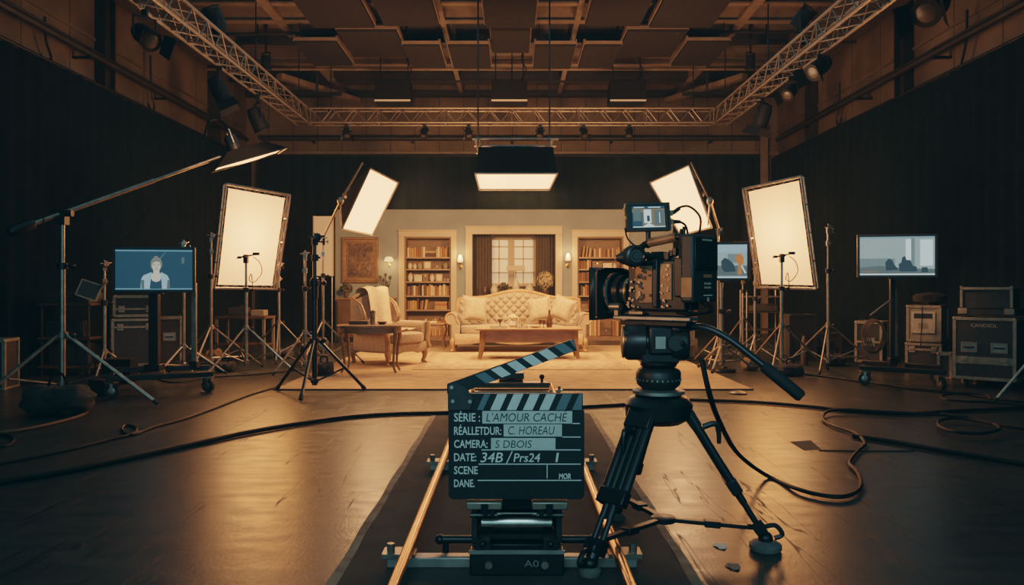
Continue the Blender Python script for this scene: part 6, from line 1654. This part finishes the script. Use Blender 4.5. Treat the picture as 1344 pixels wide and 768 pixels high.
# ================================================================== haze
# (a thin volume of the whole world, see the world below)
# ================================================================== lights
def area(name, loc, aim, size, power, col, size_y=None, spread=None):
    l = bpy.data.lights.new(name,'AREA'); l.energy = power; l.color = col; l.size = size
    if size_y: l.shape = 'RECTANGLE'; l.size_y = size_y
    if spread: l.spread = spread
    o = bpy.data.objects.new(name, l); C.objects.link(o); o.location = loc
    o.rotation_euler = (Vector(aim)-Vector(loc)).to_track_quat('-Z','Y').to_euler(); return o
WARM = (1,.435,.175)
area('overhead_key', (.07,13.25,2.80), (.1,13.3,0), 1.1, 230, WARM, 1.7)
area('left_softbox_key', cL+nL*.12, cL+nL*2, .4, 28, WARM, .8)
area('left_set_added_fill', (-1.5,12.0,2.55), (-.6,17.5,1.3), .5, 185, WARM, .5)  # unseen lamp added to light the set wall from the front
area('right_set_added_fill', (1.9,12.0,2.55), (1.0,17.5,1.3), .5, 185, WARM, .5)  # its unseen twin on the right, also added
area('right_softbox_key', cR+nR*.12, cR+nR*2, .4, 28, WARM, .8)
# added lamps without fixtures: the warm spots and the ceiling washes
def spot(name, loc, aim, ang, power, col=None, blend=.6, r=.15):
    l = bpy.data.lights.new(name,'SPOT'); l.energy = power; l.color = col or WARM; l.spot_size = DG(ang); l.spot_blend = blend; l.shadow_soft_size = r
    o = bpy.data.objects.new(name, l); C.objects.link(o); o.location = loc
    o.rotation_euler = (Vector(aim)-Vector(loc)).to_track_quat('-Z','Y').to_euler()
spot('floor_added_warm_left', (-1.2,11.6,3.0), (-1.5,8.4,0), 44, 650, (1,.40,.13), 1, .5)  # added warm light on the floor before the rug, no fixture
spot('floor_added_warm_right', (1.5,11.6,3.0), (1.7,8.4,0), 44, 650, (1,.40,.13), 1, .5)  # same added floor light for the right half
spot('camera_side_added_fill', (-3.4,1.9,2.0), (.66,3.7,1.24), 13, 190)  # unseen lamp added to warm the camera's left side
spot('right_cases_added_fill', (2.3,8.6,3.6), (5.6,10.8,.5), 34, 260)  # added to brighten the right cases; no fixture hangs here
spot('left_cases_added_fill', (-2.2,8.4,3.6), (-5.2,11.2,.5), 34, 200)  # added likewise for the left cases, unseen
area('ceiling_added_wash', (0,18.6,4.2), (0,16.5,6.3), 6, 42, (1,.5,.25), 1.2)  # added upward light, stands in for bounce off the set
area('ceiling_added_wash', (-2.6,12.2,3.2), (-4.4,12.5,6.3), 1.5, 40, (1,.5,.25), 1.2)
area('ceiling_added_wash', (2.6,12.2,3.2), (4.4,12.5,6.3), 1.5, 40, (1,.5,.25), 1.2)
area('left_cloth_key', W(345,310,11.55), W(600,420,5), .8, 26, (1,.33,.08), 1.3)
area('right_cloth_key', W(1005,310,11.55), W(760,420,5), .8, 26, (1,.33,.08), 1.3)
area('added_foreground_fill', (-.7,-1.6,2.9), (.2,3.4,.4), 2.4, 15, (.44,.76,.84), 1.6, spread=DG(95))  # added cool lamp behind the viewpoint to lift the foreground
w = bpy.data.worlds.new('world'); bpy.context.scene.world = w; w.use_nodes = True
bg = w.node_tree.nodes['Background']; bg.inputs['Color'].default_value = (.05,.12,.14,1); bg.inputs['Strength'].default_value = .2
if HAZE:
    vs_ = w.node_tree.nodes.new('ShaderNodeVolumeScatter'); vs_.inputs['Density'].default_value = HAZE; vs_.inputs['Color'].default_value = (.6,.85,1,1); vs_.inputs['Anisotropy'].default_value = .35
    w.node_tree.links.new(vs_.outputs[0], w.node_tree.nodes['World Output'].inputs['Volume'])
area('added_ceiling_ambient', (0,8.5,5.5), (0,8.5001,0), 9, 85, (.24,.70,.86), 12)  # added teal light from above, no such panel under the ceiling
area('added_room_ambient', (0,-3.1,3.0), (0,10,2.2), 13, 150, (.30,.72,.84), 5.5)  # added in place of ambient light entering the open front
sc = bpy.context.scene
sc.view_settings.view_transform = 'Filmic'; sc.view_settings.look = 'Medium Contrast'; sc.view_settings.exposure = 0.35
# a cool lift of the deepest shadows, like the photograph's print
sc.view_settings.use_curve_mapping = True
cm = sc.view_settings.curve_mapping
cm.black_level = (.0008, -.0020, -.0032)
cm.update()
